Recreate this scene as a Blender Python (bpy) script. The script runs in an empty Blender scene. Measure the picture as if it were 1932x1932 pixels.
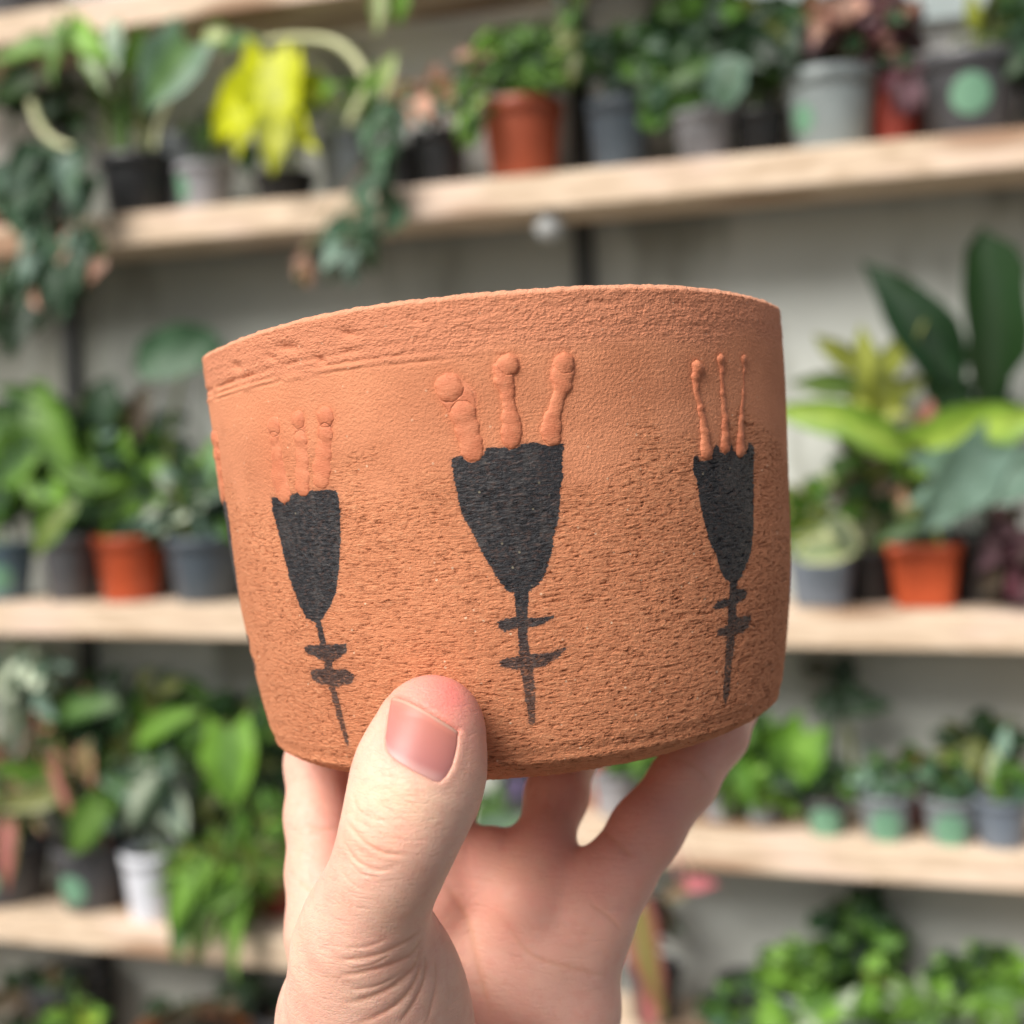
import bpy, math, random
import numpy as np
from mathutils import Vector, Matrix

# ---------------------------------------------------------------- scene, camera
sc = bpy.context.scene
col = sc.collection
F = 2452.0                      # focal length in units of a 1932-wide frame
D2R = math.radians
cam_d = bpy.data.cameras.new('camera')
cam = bpy.data.objects.new('camera', cam_d); col.objects.link(cam)
cam.location = (0, 0, 1.4)
CM = (Matrix.Rotation(D2R(90 - 3.6), 4, 'X') @ Matrix.Rotation(D2R(-2.0), 4, 'Z'))
cam.matrix_world = Matrix.Translation((0, 0, 1.4)) @ CM
cam_d.sensor_width = 36; cam_d.lens = 18 * F / 966
cam_d.clip_start = 0.01; cam_d.clip_end = 200
cam_d.dof.use_dof = True; cam_d.dof.focus_distance = 0.226; cam_d.dof.aperture_fstop = 11.5
cam_d.dof.aperture_blades = 0
sc.camera = cam
R3 = np.array(CM.to_3x3())
RIGHT, UP, FWD = R3[:, 0], R3[:, 1], -R3[:, 2]
CP = np.array([0, 0, 1.4])
# frame of the things held in the hand: local x right, y away from the viewer, z up
HELD = Matrix.Translation((0, 0, 1.4)) @ Matrix(((RIGHT[0], FWD[0], UP[0], 0), (RIGHT[1], FWD[1], UP[1], 0), (RIGHT[2], FWD[2], UP[2], 0), (0, 0, 0, 1)))

sc.render.engine = 'CYCLES'
sc.cycles.use_denoising = True
sc.cycles.max_bounces = 8
sc.view_settings.view_transform = 'Standard'; sc.view_settings.look = 'None'
sc.view_settings.exposure = 0.97
sc.view_settings.gamma = 1; sc.view_settings.use_curve_mapping = False

# ---------------------------------------------------------------- daylight
w = bpy.data.worlds.new('World'); sc.world = w; w.use_nodes = True
nt = w.node_tree
sky = nt.nodes.new('ShaderNodeTexSky'); sky.sky_type = 'NISHITA'; sky.sun_disc = False
SUN_EL, SUN_AZ = 44, -136       # azimuth measured from +Y (view) towards +X: behind the viewer's left shoulder
sky.sun_elevation = D2R(SUN_EL); sky.sun_rotation = D2R(SUN_AZ)
sky.air_density = 1.0; sky.dust_density = 4.0; sky.ozone_density = 0.6
bg = nt.nodes['Background']; bg.inputs[1].default_value = 0.05
nt.links.new(sky.outputs[0], bg.inputs[0])
sl = bpy.data.lights.new('sun', 'SUN'); sl.energy = 2.5; sl.angle = D2R(36); sl.color = (1.0, 0.975, 0.935)
so = bpy.data.objects.new('sun', sl); col.objects.link(so); so.location = (-2, -3, 5)
sd = Vector((math.sin(D2R(SUN_AZ)) * math.cos(D2R(SUN_EL)), math.cos(D2R(SUN_AZ)) * math.cos(D2R(SUN_EL)), math.sin(D2R(SUN_EL))))
so.rotation_euler = sd.to_track_quat('Z', 'Y').to_euler()

# ---------------------------------------------------------------- helpers
def mesh(name, V, faces, mat=None, parent=None, smooth=True, attrs=None, cols=None):
    """faces: int array (n,4)/(n,3) or list of tuples. attrs: point floats. cols: point RGB."""
    me = bpy.data.meshes.new(name)
    V = np.asarray(V, np.float32)
    if isinstance(faces, np.ndarray):
        n, k = faces.shape
        me.vertices.add(len(V)); me.vertices.foreach_set('co', V.ravel())
        me.loops.add(n * k); me.loops.foreach_set('vertex_index', faces.astype(np.int32).ravel())
        me.polygons.add(n); me.polygons.foreach_set('loop_start', np.arange(0, n * k, k, dtype=np.int32))
        me.update(calc_edges=True)
    else:
        me.from_pydata([tuple(map(float, v)) for v in V], [], faces)
        me.update()
    if smooth: me.polygons.foreach_set('use_smooth', np.ones(len(me.polygons), bool))
    for k_, a in (attrs or {}).items():
        at = me.attributes.new(k_, 'FLOAT', 'POINT'); at.data.foreach_set('value', np.asarray(a, np.float32).ravel())
    if cols is not None:
        c = np.ones((len(V), 4), np.float32); c[:, :3] = cols
        at = me.color_attributes.new('tint', 'FLOAT_COLOR', 'POINT'); at.data.foreach_set('color', c.ravel())
    me.validate()
    o = bpy.data.objects.new(name, me); col.objects.link(o)
    if mat: me.materials.append(mat)
    if parent: o.parent = parent
    return o
def empty(name, M, label, cat, group=None):
    o = bpy.data.objects.new(name, None); col.objects.link(o)
    o.matrix_world = M if isinstance(M, Matrix) else Matrix.Translation(M)
    o.empty_display_size = .03
    tag(o, label, cat, group); return o
def tag(o, label=None, cat=None, group=None, kind=None):
    if label: o['label'] = label
    if cat: o['category'] = cat
    if group: o['group'] = group
    if kind: o['kind'] = kind
def sstep(a, b, x):
    t = np.clip((x - a) / (b - a), 0, 1); return t * t * (3 - 2 * t)

class N:
    """tiny node-tree writer"""
    def __init__(s, name):
        s.m = bpy.data.materials.new(name); s.m.use_nodes = True; s.t = s.m.node_tree
        s.p = s.t.nodes['Principled BSDF']; s.out = s.t.nodes['Material Output']
    def n(s, kind, **kw):
        x = s.t.nodes.new('ShaderNode' + kind)
        for k, v in kw.items():
            if k.startswith('i_'):
                key = k[2:]; key = int(key) if key.isdigit() else key.replace('_', ' ')
                s.set(x.inputs[key], v)
            else: setattr(x, k, v)
        return x
    def set(s, inp, v):
        if isinstance(v, bpy.types.NodeSocket): s.t.links.new(v, inp)
        elif isinstance(v, bpy.types.Node): s.t.links.new(v.outputs[0], inp)
        else: inp.default_value = v
    def math(s, op, a, b=0.0, c=None, clamp=False):
        x = s.n('Math', operation=op, use_clamp=clamp); s.set(x.inputs[0], a); s.set(x.inputs[1], b)
        if c is not None: s.set(x.inputs[2], c)
        return x.outputs[0]
    def ramp(s, x, a, b, lo=0.0, hi=1.0):
        r = s.n('MapRange', interpolation_type='SMOOTHSTEP'); s.set(r.inputs[0], x)
        for i, v in ((1, a), (2, b), (3, lo), (4, hi)): r.inputs[i].default_value = v
        return r.outputs[0]
    def mix(s, f, a, b, mode='MIX'):
        x = s.n('Mix', data_type='RGBA', blend_type=mode); s.set(x.inputs[0], f)
        s.set(x.inputs[6], a if not isinstance(a, tuple) else (*a, 1)[:4]); s.set(x.inputs[7], b if not isinstance(b, tuple) else (*b, 1)[:4])
        return x.outputs[2]
    def noise(s, vec, scale, detail=2, rough=.5, dist=0.0):
        x = s.n('TexNoise'); s.set(x.inputs['Vector'], vec); x.inputs['Scale'].default_value = scale
        x.inputs['Detail'].default_value = detail; x.inputs['Roughness'].default_value = rough; x.inputs['Distortion'].default_value = dist
        return x.outputs[0]
    def obj(s): return s.n('TexCoord').outputs['Object']
    def scaled(s, vec, k):
        x = s.n('Mapping'); s.set(x.inputs['Vector'], vec); x.inputs['Scale'].default_value = k; return x.outputs[0]
    def P(s, **kw):
        for k, v in kw.items():
            k = k.replace('_', ' ')
            s.set(s.p.inputs[k], (*v, 1) if isinstance(v, tuple) and len(v) == 3 and k != 'Subsurface Radius' else v)
    def bump(s, h, strength, dist):
        b = s.n('Bump'); s.set(b.inputs['Height'], h); b.inputs['Strength'].default_value = strength; b.inputs['Distance'].default_value = dist
        s.set(s.p.inputs['Normal'], b.outputs[0])

# ---------------------------------------------------------------- held pot
cx, cy, PROLL, PPITCH, H, DP = -2.3e-4, -5.03e-3, .09357, .0268, .08581, .28
ZF = np.array([0, .024, .046, .056, .1, .2, .4, .6, .8, .93, 1.])
RR = np.array([.0412, .0477, .0522, .0530, .0546, .05629, .05836, .0594, .06011, .06058, .06054])
Q = [-6e-4, 4.8e-4, -4e-5, -1.52e-3, -3.7e-4, 2.72e-3, 5e-5, -1.02e-3, -1.2e-4]
def prof(t):                    # radius at height fraction, lightly smoothed
    r = 0
    for d_, k_ in ((-.004, .25), (0, .5), (.004, .25)): r = r + k_ * np.interp(np.clip(t + d_, 0, 1), ZF, RR)
    tt = np.clip((t - .1) / .9, 0, 1)
    sm = np.polyval(np.polyfit(np.linspace(.1, 1, 40), np.interp(np.linspace(.1, 1, 40), ZF, RR), 4), np.clip(t, .1, 1))
    return np.where(t > .1, sm * sstep(.1, .2, t) + r * (1 - sstep(.1, .2, t)), r)
def warp(t, th):
    s, c = np.sin, np.cos
    return t ** 3 * sstep(-.75, .1, np.cos(th)) * (Q[0]*s(th) + Q[1]*s(3*th) + Q[2]*s(2*th) + Q[3]*c(2*th) + Q[4]*s(4*th) + Q[5]*c(3*th) + Q[6]*s(5*th) + Q[7]*c(4*th) + Q[8]*c(5*th))
def pot_point(th, t, dr=0.0):
    r = prof(t) + dr
    return np.stack([r * np.sin(th), -r * np.cos(th), t * H - H / 2 + warp(t, th)], -1)
cp_, sp_, cr_, sr_ = math.cos(PPITCH), math.sin(PPITCH), math.cos(PROLL), math.sin(PROLL)
# local (X, Y depth, Z up) -> camera-aligned (x, depth, up)
M_pot = Matrix.Translation((cx, DP, cy)) @ Matrix.Rotation(-PROLL, 4, 'Y') @ Matrix.Rotation(PPITCH, 4, 'X')

# paint outlines and slip trails, measured on the pot wall: (angle in degrees, height in mm[, radius in mm])
POLY=[
 [(-46.18, 56.09), (-43.87, 55.78), (-42.05, 55.17), (-40.77, 56.25), (-36.06, 56.35), (-31.63, 56.32), (-30.0, 56.04), (-29.46, 54.69), (-29.6, 52.3), (-30.14, 47.86), (-31.4, 42.04), (-32.76, 37.92), (-34.54, 35.51), (-36.29, 33.78), (-37.37, 32.79), (-36.98, 28.58), (-32.24, 28.55), (-32.43, 27.13), (-34.17, 26.07), (-36.28, 25.16), (-36.7, 23.89), (-33.29, 23.92), (-31.33, 22.67), (-33.0, 21.23), (-36.99, 20.45), (-36.71, 16.82), (-36.68, 11.62), (-36.97, 9.56), (-37.79, 9.14), (-37.99, 11.56), (-38.38, 15.65), (-38.68, 20.77), (-41.54, 21.05), (-43.2, 22.09), (-42.74, 23.58), (-38.82, 24.04), (-38.53, 25.14), (-40.59, 26.19), (-43.15, 26.87), (-43.27, 27.79), (-42.13, 28.36), (-38.67, 28.39), (-38.89, 32.65), (-41.23, 33.28), (-42.65, 36.35), (-43.87, 39.62), (-44.66, 43.62), (-45.15, 47.62), (-46.05, 51.29), (-46.46, 53.49)],
 [(-8.41, 59.26), (-7.95, 59.56), (-6.56, 59.69), (-5.8, 58.83), (-4.98, 58.49), (-3.94, 58.65), (-2.99, 59.79), (-2.57, 60.63), (-1.39, 60.69), (0.28, 60.44), (1.26, 60.09), (2.27, 60.17), (3.52, 60.93), (5.39, 61.02), (6.71, 60.46), (7.86, 60.0), (9.26, 60.23), (10.29, 60.13), (9.73, 57.54), (9.68, 54.9), (8.95, 52.32), (8.65, 49.69), (8.21, 47.43), (7.84, 46.32), (7.14, 44.39), (6.85, 42.2), (6.18, 40.71), (5.46, 38.55), (4.33, 36.88), (3.17, 36.11), (2.31, 35.64), (1.66, 31.21), (4.29, 31.01), (6.07, 31.2), (6.26, 30.73), (3.73, 29.64), (1.5, 29.41), (1.33, 27.51), (1.65, 24.75), (5.59, 24.91), (6.98, 25.32), (8.12, 25.42), (6.65, 23.99), (4.04, 22.45), (1.87, 22.22), (1.73, 16.72), (1.38, 12.66), (0.53, 12.27), (0.1, 12.66), (0.03, 15.72), (-0.14, 18.75), (-0.38, 22.21), (-3.46, 22.94), (-4.03, 24.02), (-2.51, 24.57), (-0.37, 24.71), (-0.26, 29.47), (-2.29, 29.1), (-3.43, 29.76), (-3.54, 30.91), (-2.05, 31.45), (-0.29, 31.51), (-0.25, 35.55), (-1.39, 36.11), (-2.54, 37.77), (-3.61, 40.1), (-4.69, 42.42), (-5.54, 44.72), (-6.48, 47.25), (-7.7, 50.02), (-8.0, 53.05), (-8.33, 55.73)],
 [(34.39, 55.94), (35.4, 56.54), (35.81, 55.48), (37.01, 55.03), (38.86, 55.49), (39.45, 57.53), (40.41, 58.06), (41.13, 56.7), (42.32, 56.08), (43.72, 56.59), (44.34, 58.1), (44.97, 56.93), (46.76, 55.31), (48.88, 56.01), (50.0, 57.94), (51.42, 57.71), (51.91, 56.31), (51.09, 52.0), (50.73, 46.92), (50.11, 41.09), (49.36, 37.65), (47.37, 34.75), (45.68, 32.82), (44.71, 32.36), (44.73, 31.2), (47.09, 30.71), (48.17, 29.99), (47.49, 28.91), (44.46, 28.35), (44.38, 25.85), (49.44, 25.52), (49.34, 23.97), (47.3, 22.71), (44.24, 22.39), (43.35, 17.89), (43.03, 11.7), (41.97, 9.74), (40.99, 11.29), (41.08, 15.16), (41.55, 22.8), (38.82, 23.02), (39.1, 24.31), (41.89, 24.67), (41.98, 28.11), (38.53, 28.01), (37.72, 28.5), (39.08, 29.64), (42.26, 29.6), (42.52, 32.63), (41.04, 33.38), (39.93, 34.85), (38.76, 38.0), (37.09, 40.82), (36.03, 44.29), (35.25, 47.71), (34.79, 51.83), (33.98, 53.74)],
]
TRAIL=[
 [
  [(-42.56, 68.79, 1.58), (-42.76, 66.49, 1.12), (-42.86, 63.29, 0.99), (-43.12, 59.37, 1.41), (-42.53, 56.82, 1.34)],
  [(-36.19, 69.19, 1.38), (-36.1, 65.7, 1.31), (-36.45, 62.26, 0.97), (-36.99, 59.16, 1.11), (-37.32, 57.27, 1.11)],
  [(-30.14, 68.93, 1.53), (-30.56, 66.08, 1.43), (-31.49, 62.76, 1.09), (-32.32, 60.1, 1.3), (-32.67, 58.41, 1.2)],
 ],
 [
  [(-7.55, 71.25, 2.27), (-6.1, 68.9, 2.6), (-5.7, 66.75, 2.15), (-5.29, 64.04, 2.01), (-4.99, 61.91, 1.93), (-4.79, 60.49, 1.89)],
  [(2.34, 74.22, 1.66), (1.43, 73.34, 1.57), (1.44, 71.6, 1.54), (1.81, 69.13, 1.05), (1.74, 67.39, 1.01), (1.88, 65.28, 1.49), (1.85, 63.01, 1.75), (1.56, 61.64, 1.49)],
  [(11.39, 73.73, 1.67), (10.9, 71.85, 1.84), (10.76, 70.11, 1.49), (9.88, 67.73, 0.96), (8.79, 65.01, 1.32), (8.27, 62.78, 1.75), (8.34, 61.54, 1.49)],
 ],
 [
  [(36.52, 72.0, 1.21), (36.11, 70.52, 0.92), (35.86, 68.48, 0.63), (36.79, 64.74, 0.66), (37.43, 60.24, 0.93), (37.42, 56.88, 1.33)],
  [(42.52, 73.59, 0.94), (42.64, 71.49, 0.64), (42.58, 67.3, 0.6), (42.89, 62.73, 0.75), (42.6, 59.3, 0.98), (42.44, 57.41, 1.01)],
  [(49.47, 73.85, 0.84), (49.42, 71.68, 0.5), (48.88, 67.35, 0.5), (47.76, 62.66, 0.65), (47.24, 59.17, 0.95), (46.88, 56.67, 1.22)],
 ],
]

def clay_material():
    m = N('fired_clay'); o = m.obj(); sep = m.n('SeparateXYZ', i_0=o)
    z = sep.outputs[2]
    wob = m.math('MULTIPLY', m.math('SUBTRACT', m.noise(o, 60, 2), .5), .03)
    zz = m.math('ADD', z, wob)
    low = m.ramp(zz, .0625, .0545)          # rough lower wall, where the turning dragged the grog
    top = m.ramp(m.math('ADD', z, m.math('MULTIPLY', wob, .35)), 0.0745, .0790)
    isin = m.n('Attribute', attribute_name='inside').outputs['Fac']
    # horizontal drag marks and pits
    dw = m.n('VectorMath', operation='ADD')
    m.set(dw.inputs[0], m.scaled(o, (1, 1, 3.7))); 
    nv = m.n('TexNoise'); m.set(nv.inputs['Vector'], o); nv.inputs['Scale'].default_value = 260; nv.inputs['Detail'].default_value = 1
    sc_ = m.n('VectorMath', operation='SCALE'); m.set(sc_.inputs[0], nv.outputs[1]); sc_.inputs['Scale'].default_value = .0016
    m.set(dw.inputs[1], sc_.outputs[0])
    n1 = m.noise(dw.outputs[0], 640, 6, .64)
    lg = m.noise(m.scaled(o, (.36, .36, 5.5)), 540, 3, .6, .4)
    groove = m.math('MULTIPLY', m.ramp(lg, .44, .36), m.ramp(m.noise(o, 230, 2), .42, .56))
    n2 = m.noise(m.scaled(o, (1, 1, 1.9)), 1250, 3, .6)
    pit = m.ramp(n1, .43, .33)              # 1 inside a pit
    pit2 = m.ramp(n2, .46, .34)
    fine = m.noise(o, 1900, 3, .6)
    mid = m.noise(m.scaled(o, (1, 1, 1.5)), 420, 4, .6)
    lines = m.noise(m.scaled(o, (.10, .10, 3.2)), 420, 3, .55)
    lo_h = m.math('ADD', m.math('MULTIPLY', pit, -.95), m.math('MULTIPLY', m.math('SUBTRACT', n1, .5), 1.7))
    lo_h = m.math('ADD', m.math('ADD', lo_h, m.math('MULTIPLY', pit2, -.30)), m.math('MULTIPLY', groove, -.65))
    lo_h = m.math('ADD', lo_h, m.math('MULTIPLY', m.math('SUBTRACT', mid, .5), 1.0))
    hi_h = m.math('MULTIPLY', m.math('SUBTRACT', m.noise(m.scaled(o, (1, 1, 1.5)), 1300, 4, .7), .5), .8)
    tp_h = m.math('ADD', m.math('MULTIPLY', m.math('SUBTRACT', mid, .5), 1.8), m.math('MULTIPLY', m.math('SUBTRACT', n2, .5), 1.5))
    tp_h = m.math('ADD', tp_h, m.math('MULTIPLY', m.math('SUBTRACT', lines, .5), .9))
    h = m.math('ADD', m.math('MULTIPLY', lo_h, low), m.math('MULTIPLY', hi_h, m.math('SUBTRACT', 1.0, low)))
    h = m.math('ADD', h, m.math('MULTIPLY', tp_h, top))
    h = m.math('ADD', h, m.math('MULTIPLY', m.math('SUBTRACT', fine, .5), .8))
    # paint: signed distance baked on the wall (mm, + inside), edge broken up by the grain
    pd = m.n('Attribute', attribute_name='paint_d').outputs['Fac']
    thin = m.n('Attribute', attribute_name='paint_thin').outputs['Fac']
    e = m.math('ADD', pd, m.math('MULTIPLY', m.math('SUBTRACT', n1, .5), 1.3))
    e = m.math('ADD', e, m.math('MULTIPLY', m.math('SUBTRACT', fine, .5), .5))
    paint = m.ramp(e, -.10, .14)
    worn = m.ramp(m.noise(m.scaled(o, (1, 1, 2.2)), 1100, 3, .6), .50, .66)
    paint = m.math('MULTIPLY', paint, m.math('SUBTRACT', 1.0, m.math('MULTIPLY', worn, m.math('MULTIPLY_ADD', thin, .42, .06))))
    smear = m.math('MULTIPLY', m.ramp(m.math('ADD', pd, m.math('MULTIPLY', m.math('SUBTRACT', mid, .5), 2.4)), -.9, .2), .16)
    paint = m.math('MAXIMUM', m.math('MULTIPLY', paint, m.math('SUBTRACT', 1.0, m.math('MULTIPLY', thin, .12))), smear)
    # colour of the clay
    big = m.noise(m.scaled(o, (1, 1, 1.6)), 38, 4, .6)
    c = m.mix(m.ramp(big, .35, .68), (.64, .255, .130), (.52, .195, .096))
    c = m.mix(m.math('MULTIPLY', low, .55), c, (.58, .224, .104))
    c = m.mix(m.math('MULTIPLY', top, .6), c, (.58, .225, .125))
    redp = m.n('Attribute', attribute_name='slip').outputs['Fac']
    c = m.mix(m.math('MULTIPLY', redp, .55), c, (.56, .175, .078))
    c = m.mix(m.math('MULTIPLY', m.math('MULTIPLY', pit, low), .34), c, (.22, .072, .032))
    c = m.mix(m.math('MULTIPLY', m.math('MULTIPLY', groove, low), .28), c, (.22, .072, .032))
    c = m.mix(m.math('MULTIPLY', m.ramp(n1, .52, .68), m.math('MULTIPLY', low, .40)), c, (.72, .36, .19))
    c = m.mix(m.math('MULTIPLY', m.ramp(fine, .60, .8), .25), c, (.72, .36, .19))
    vor = m.n('TexVoronoi'); m.set(vor.inputs['Vector'], o); vor.inputs['Scale'].default_value = 680
    sx = m.n('SeparateXYZ'); m.set(sx.inputs[0], vor.outputs['Color'])
    fleck = m.math('MULTIPLY', m.ramp(vor.outputs['Distance'], .20, .10), m.math('GREATER_THAN', sx.outputs[0], .90))
    c = m.mix(m.math('MULTIPLY', fleck, m.math('MULTIPLY_ADD', low, .35, .25)), c, (.85, .66, .46))
    pc = m.mix(m.math('MULTIPLY', thin, .45), (.019, .019, .022), (.060, .034, .026))
    pc = m.mix(m.ramp(n1, .5, .72), pc, (.068, .064, .064))
    pc = m.mix(m.math('MULTIPLY', m.ramp(m.noise(m.scaled(o, (1.6, 1.6, .5)), 260, 3, .6), .50, .62), .35), pc, (.075, .066, .062))
    pc = m.mix(m.math('MULTIPLY', fleck, .5), pc, (.35, .30, .2))
    c = m.mix(m.math('MULTIPLY', m.math('MULTIPLY', isin, m.math('SUBTRACT', 1.0, isin)), 1.6), c, (.78, .42, .26))
    c = m.mix(paint, c, pc)
    m.P(Base_Color=c, Roughness=m.math('MULTIPLY_ADD', paint, -.44, .88))
    m.p.inputs['Specular IOR Level'].default_value = .35
    d = m.n('Displacement'); m.set(d.inputs['Height'], m.math('MULTIPLY', h, m.math('SUBTRACT', 1.0, m.math('MULTIPLY', paint, .35))))
    d.inputs['Midlevel'].default_value = 0; d.inputs['Scale'].default_value = .00028
    m.set(m.out.inputs['Displacement'], d.outputs[0]); m.m.displacement_method = 'BOTH'
    return m.m

def poly_dist(px_, py_, poly):  # signed distance, + inside
    P = np.array(poly); A = P; B = np.roll(P, -1, 0)
    best = np.full(px_.shape, 1e9); ins = np.zeros(px_.shape, bool)
    for (ax, ay), (bx, by) in zip(A, B):
        ex, ey = bx - ax, by - ay
        t = np.clip(((px_ - ax) * ex + (py_ - ay) * ey) / (ex * ex + ey * ey + 1e-12), 0, 1)
        best = np.minimum(best, (px_ - ax - t * ex) ** 2 + (py_ - ay - t * ey) ** 2)
        if ay != by:
            ins ^= ((ay > py_) != (by > py_)) & (px_ < ex * (py_ - ay) / (by - ay) + ax)
    return np.where(ins, 1, -1) * np.sqrt(best)

RMM = 59.0                       # mm per radian on the wall
# the three measured cups, then their neighbours round the back: (source, turned by degrees)
MOTIFS = [(0, 0), (1, 0), (2, 0), (0, -39.5), (2, 62), (1, 128), (0, 200), (2, 163), (1, 240)]
def build_pot():
    root = empty('clay_pot', HELD @ M_pot @ Matrix.Translation((0, 0, -H / 2)),
                 'round terracotta clay pot with black painted cup motifs, held up in the hand', 'pot')
    off = np.array([0, 0, H / 2])
    th = np.concatenate([np.linspace(-105, 105, 1150), np.linspace(105, 255, 280)[1:-1]]) * math.pi / 180
    nt_ = len(th)
    tz = np.concatenate([np.linspace(0, .06, 46), np.linspace(.06, 1, 420)[1:]])
    rim = [(-.0003, .0004), (-.0010, .0009), (-.0020, .0011), (-.0032, .0009), (-.0042, .0004), (-.0046, -.0006)]
    inn = np.linspace(.985, .07, 50)
    rows, ins_ = [], []
    rng = np.random.default_rng(4)
    # uneven trimmed lip: slow waves and small nicks
    lip = sum(a * np.sin(k * th + f) for a, k, f in zip(rng.normal(0, .000012, 40), range(9, 289, 7), rng.uniform(0, 6, 24)))
    def put(P, i): rows.append(P); ins_.append(np.full(nt_, i, float))
    put(np.stack([0 * th, 0 * th, 0 * th + .0003 - H / 2], -1), 0)
    put(np.stack([.02 * np.sin(th), -.02 * np.cos(th), 0 * th + .0002 - H / 2], -1), 0)
    zmm = tz * H * 1000
    brk = .55 + .25 * np.sin(13 * th + 1) + .2 * np.sin(31 * th + 2) + .2 * np.sin(57 * th)
    brk2 = .5 + .3 * np.sin(9 * th + 4) + .3 * np.sin(23 * th)
    for t in tz:
        P = pot_point(th, t)
        dr = -.0006 * brk * np.exp(-((t - .925 - .006 * np.sin(2 * th + 1)) / .006) ** 2) * sstep(.2, -.9, np.sin(th)) \
             - .00035 * brk2 * np.exp(-((t - .885 + .008 * np.sin(th * 1.5)) / .0035) ** 2) * sstep(.5, -.7, np.sin(th)) \
             - .0003 * brk2 * np.exp(-((t - .905) / .0030) ** 2) * sstep(.1, -.6, np.sin(th)) \
             + .00035 * brk * np.exp(-((t - .895) / .006) ** 2) * sstep(.3, -.8, np.sin(th)) \
             + .0002 * np.sin(3 * th + 9 * t) * np.sin(5 * t) \
             - .00045 * np.exp(-((t - .048) / .007) ** 2) + .0003 * np.exp(-((t - .064) / .009) ** 2)
        for a_, t_, da, dt_, am in ((-37, .958, 2.2, .010, .0007), (-41, .945, 1.2, .008, .0005), (-24, .962, 1.6, .012, .0006), (-30, .918, .8, .008, .0007), (-52, .95, 1.5, .012, .0005), (-12, .97, 1.2, .008, .0003), (18, .975, 1.8, .008, .0003), (33, .97, 1.0, .01, .0003), (-3, .94, .7, .006, .0003)):
            dr = dr - am * np.exp(-((np.degrees(th) - a_ + (t - t_) * 90) / da) ** 2 - ((t - t_) / dt_) ** 2)
        P[:, 0] += dr * np.sin(th); P[:, 1] -= dr * np.cos(th); P[:, 2] += lip * sstep(.9, 1, t)
        put(P, 0)
    for dr, dz in rim:
        P = pot_point(th, 1.0, dr); P[:, 2] += dz + lip; put(P, .5)
    for t in inn: put(pot_point(th, t, -.0047), 1)
    put(np.stack([.03 * np.sin(th), -.03 * np.cos(th), 0 * th + .0052 - H / 2], -1), 1)
    put(np.stack([0 * th, 0 * th, 0 * th + .005 - H / 2], -1), 1)
    V = np.concatenate(rows) + off; nr = len(rows)
    i = np.arange(nr - 1)[:, None] * nt_; j = np.arange(nt_)[None]; j2 = (j + 1) % nt_
    Fc = np.stack([i + j, i + j2, i + nt_ + j2, i + nt_ + j], -1).reshape(-1, 4)
    # paint distance
    nO = len(tz); U = np.degrees(th); Zg = np.repeat(zmm[:, None], nt_, 1); Ug = np.repeat(U[None], nO, 0)
    pd = np.full((nO, nt_), -9.0); slip = np.zeros((nO, nt_))
    for src, rot in MOTIFS:
        poly = POLY[src]; c = np.mean([a for a, b in poly])
        du = (Ug - rot - c + 180) % 360 - 180
        sel = (np.abs(du) < 16)
        x = np.radians(du[sel]) * RMM; y = Zg[sel]
        d = poly_dist(x, y, [(math.radians(a - c) * RMM, b) for a, b in poly])
        pd[sel] = np.maximum(pd[sel], d)
        for tr in TRAIL[src]:
            for a, b, r in tr:
                a_ = math.radians(a - c) * RMM
                slip[sel] = np.maximum(slip[sel], np.exp(-(((x - a_) ** 2 + (y - b) ** 2) / (r + .5) ** 2) ** 2 * .6) * (.9 if src != 0 else 1))
    if True:   # rubbed slip patch beside the first cup
        slip = np.maximum(slip, .8 * np.exp(-((Ug + 43) / 6) ** 2 - ((Zg - 65) / 8) ** 2))
    full = lambda a, v: np.concatenate([np.full(2 * nt_, v), a.ravel(), np.full((nr - 2 - nO) * nt_, v)])
    thin = sstep(36, 12, Zg)
    body = mesh('body', V, Fc, clay_material(), root, attrs={'paint_d': full(pd, -9.), 'paint_thin': full(thin, 0.), 'slip': full(slip, 0.), 'inside': np.concatenate(ins_)})
    # raised slip-trailed drops
    tm = N('slip_drop'); o = tm.obj(); ed = tm.n('Attribute', attribute_name='edge').outputs['Fac']
    c = tm.mix(tm.ramp(tm.noise(o, 300, 3), .35, .65), (.54, .165, .075), (.60, .205, .098))
    c = tm.mix(tm.math('MULTIPLY', tm.ramp(tm.noise(o, 2400, 3, .6), .55, .8), .35), c, (.70, .36, .2))
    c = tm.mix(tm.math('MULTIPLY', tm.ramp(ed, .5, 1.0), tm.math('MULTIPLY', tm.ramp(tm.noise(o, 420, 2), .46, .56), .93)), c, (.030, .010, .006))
    tm.P(Base_Color=c, Roughness=.72)
    tm.bump(tm.math('ADD', tm.noise(o, 2000, 3, .6), tm.math('MULTIPLY', tm.noise(tm.scaled(o, (1, 1, 5)), 1100, 2, .6), .8)), .55, .00022)
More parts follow.
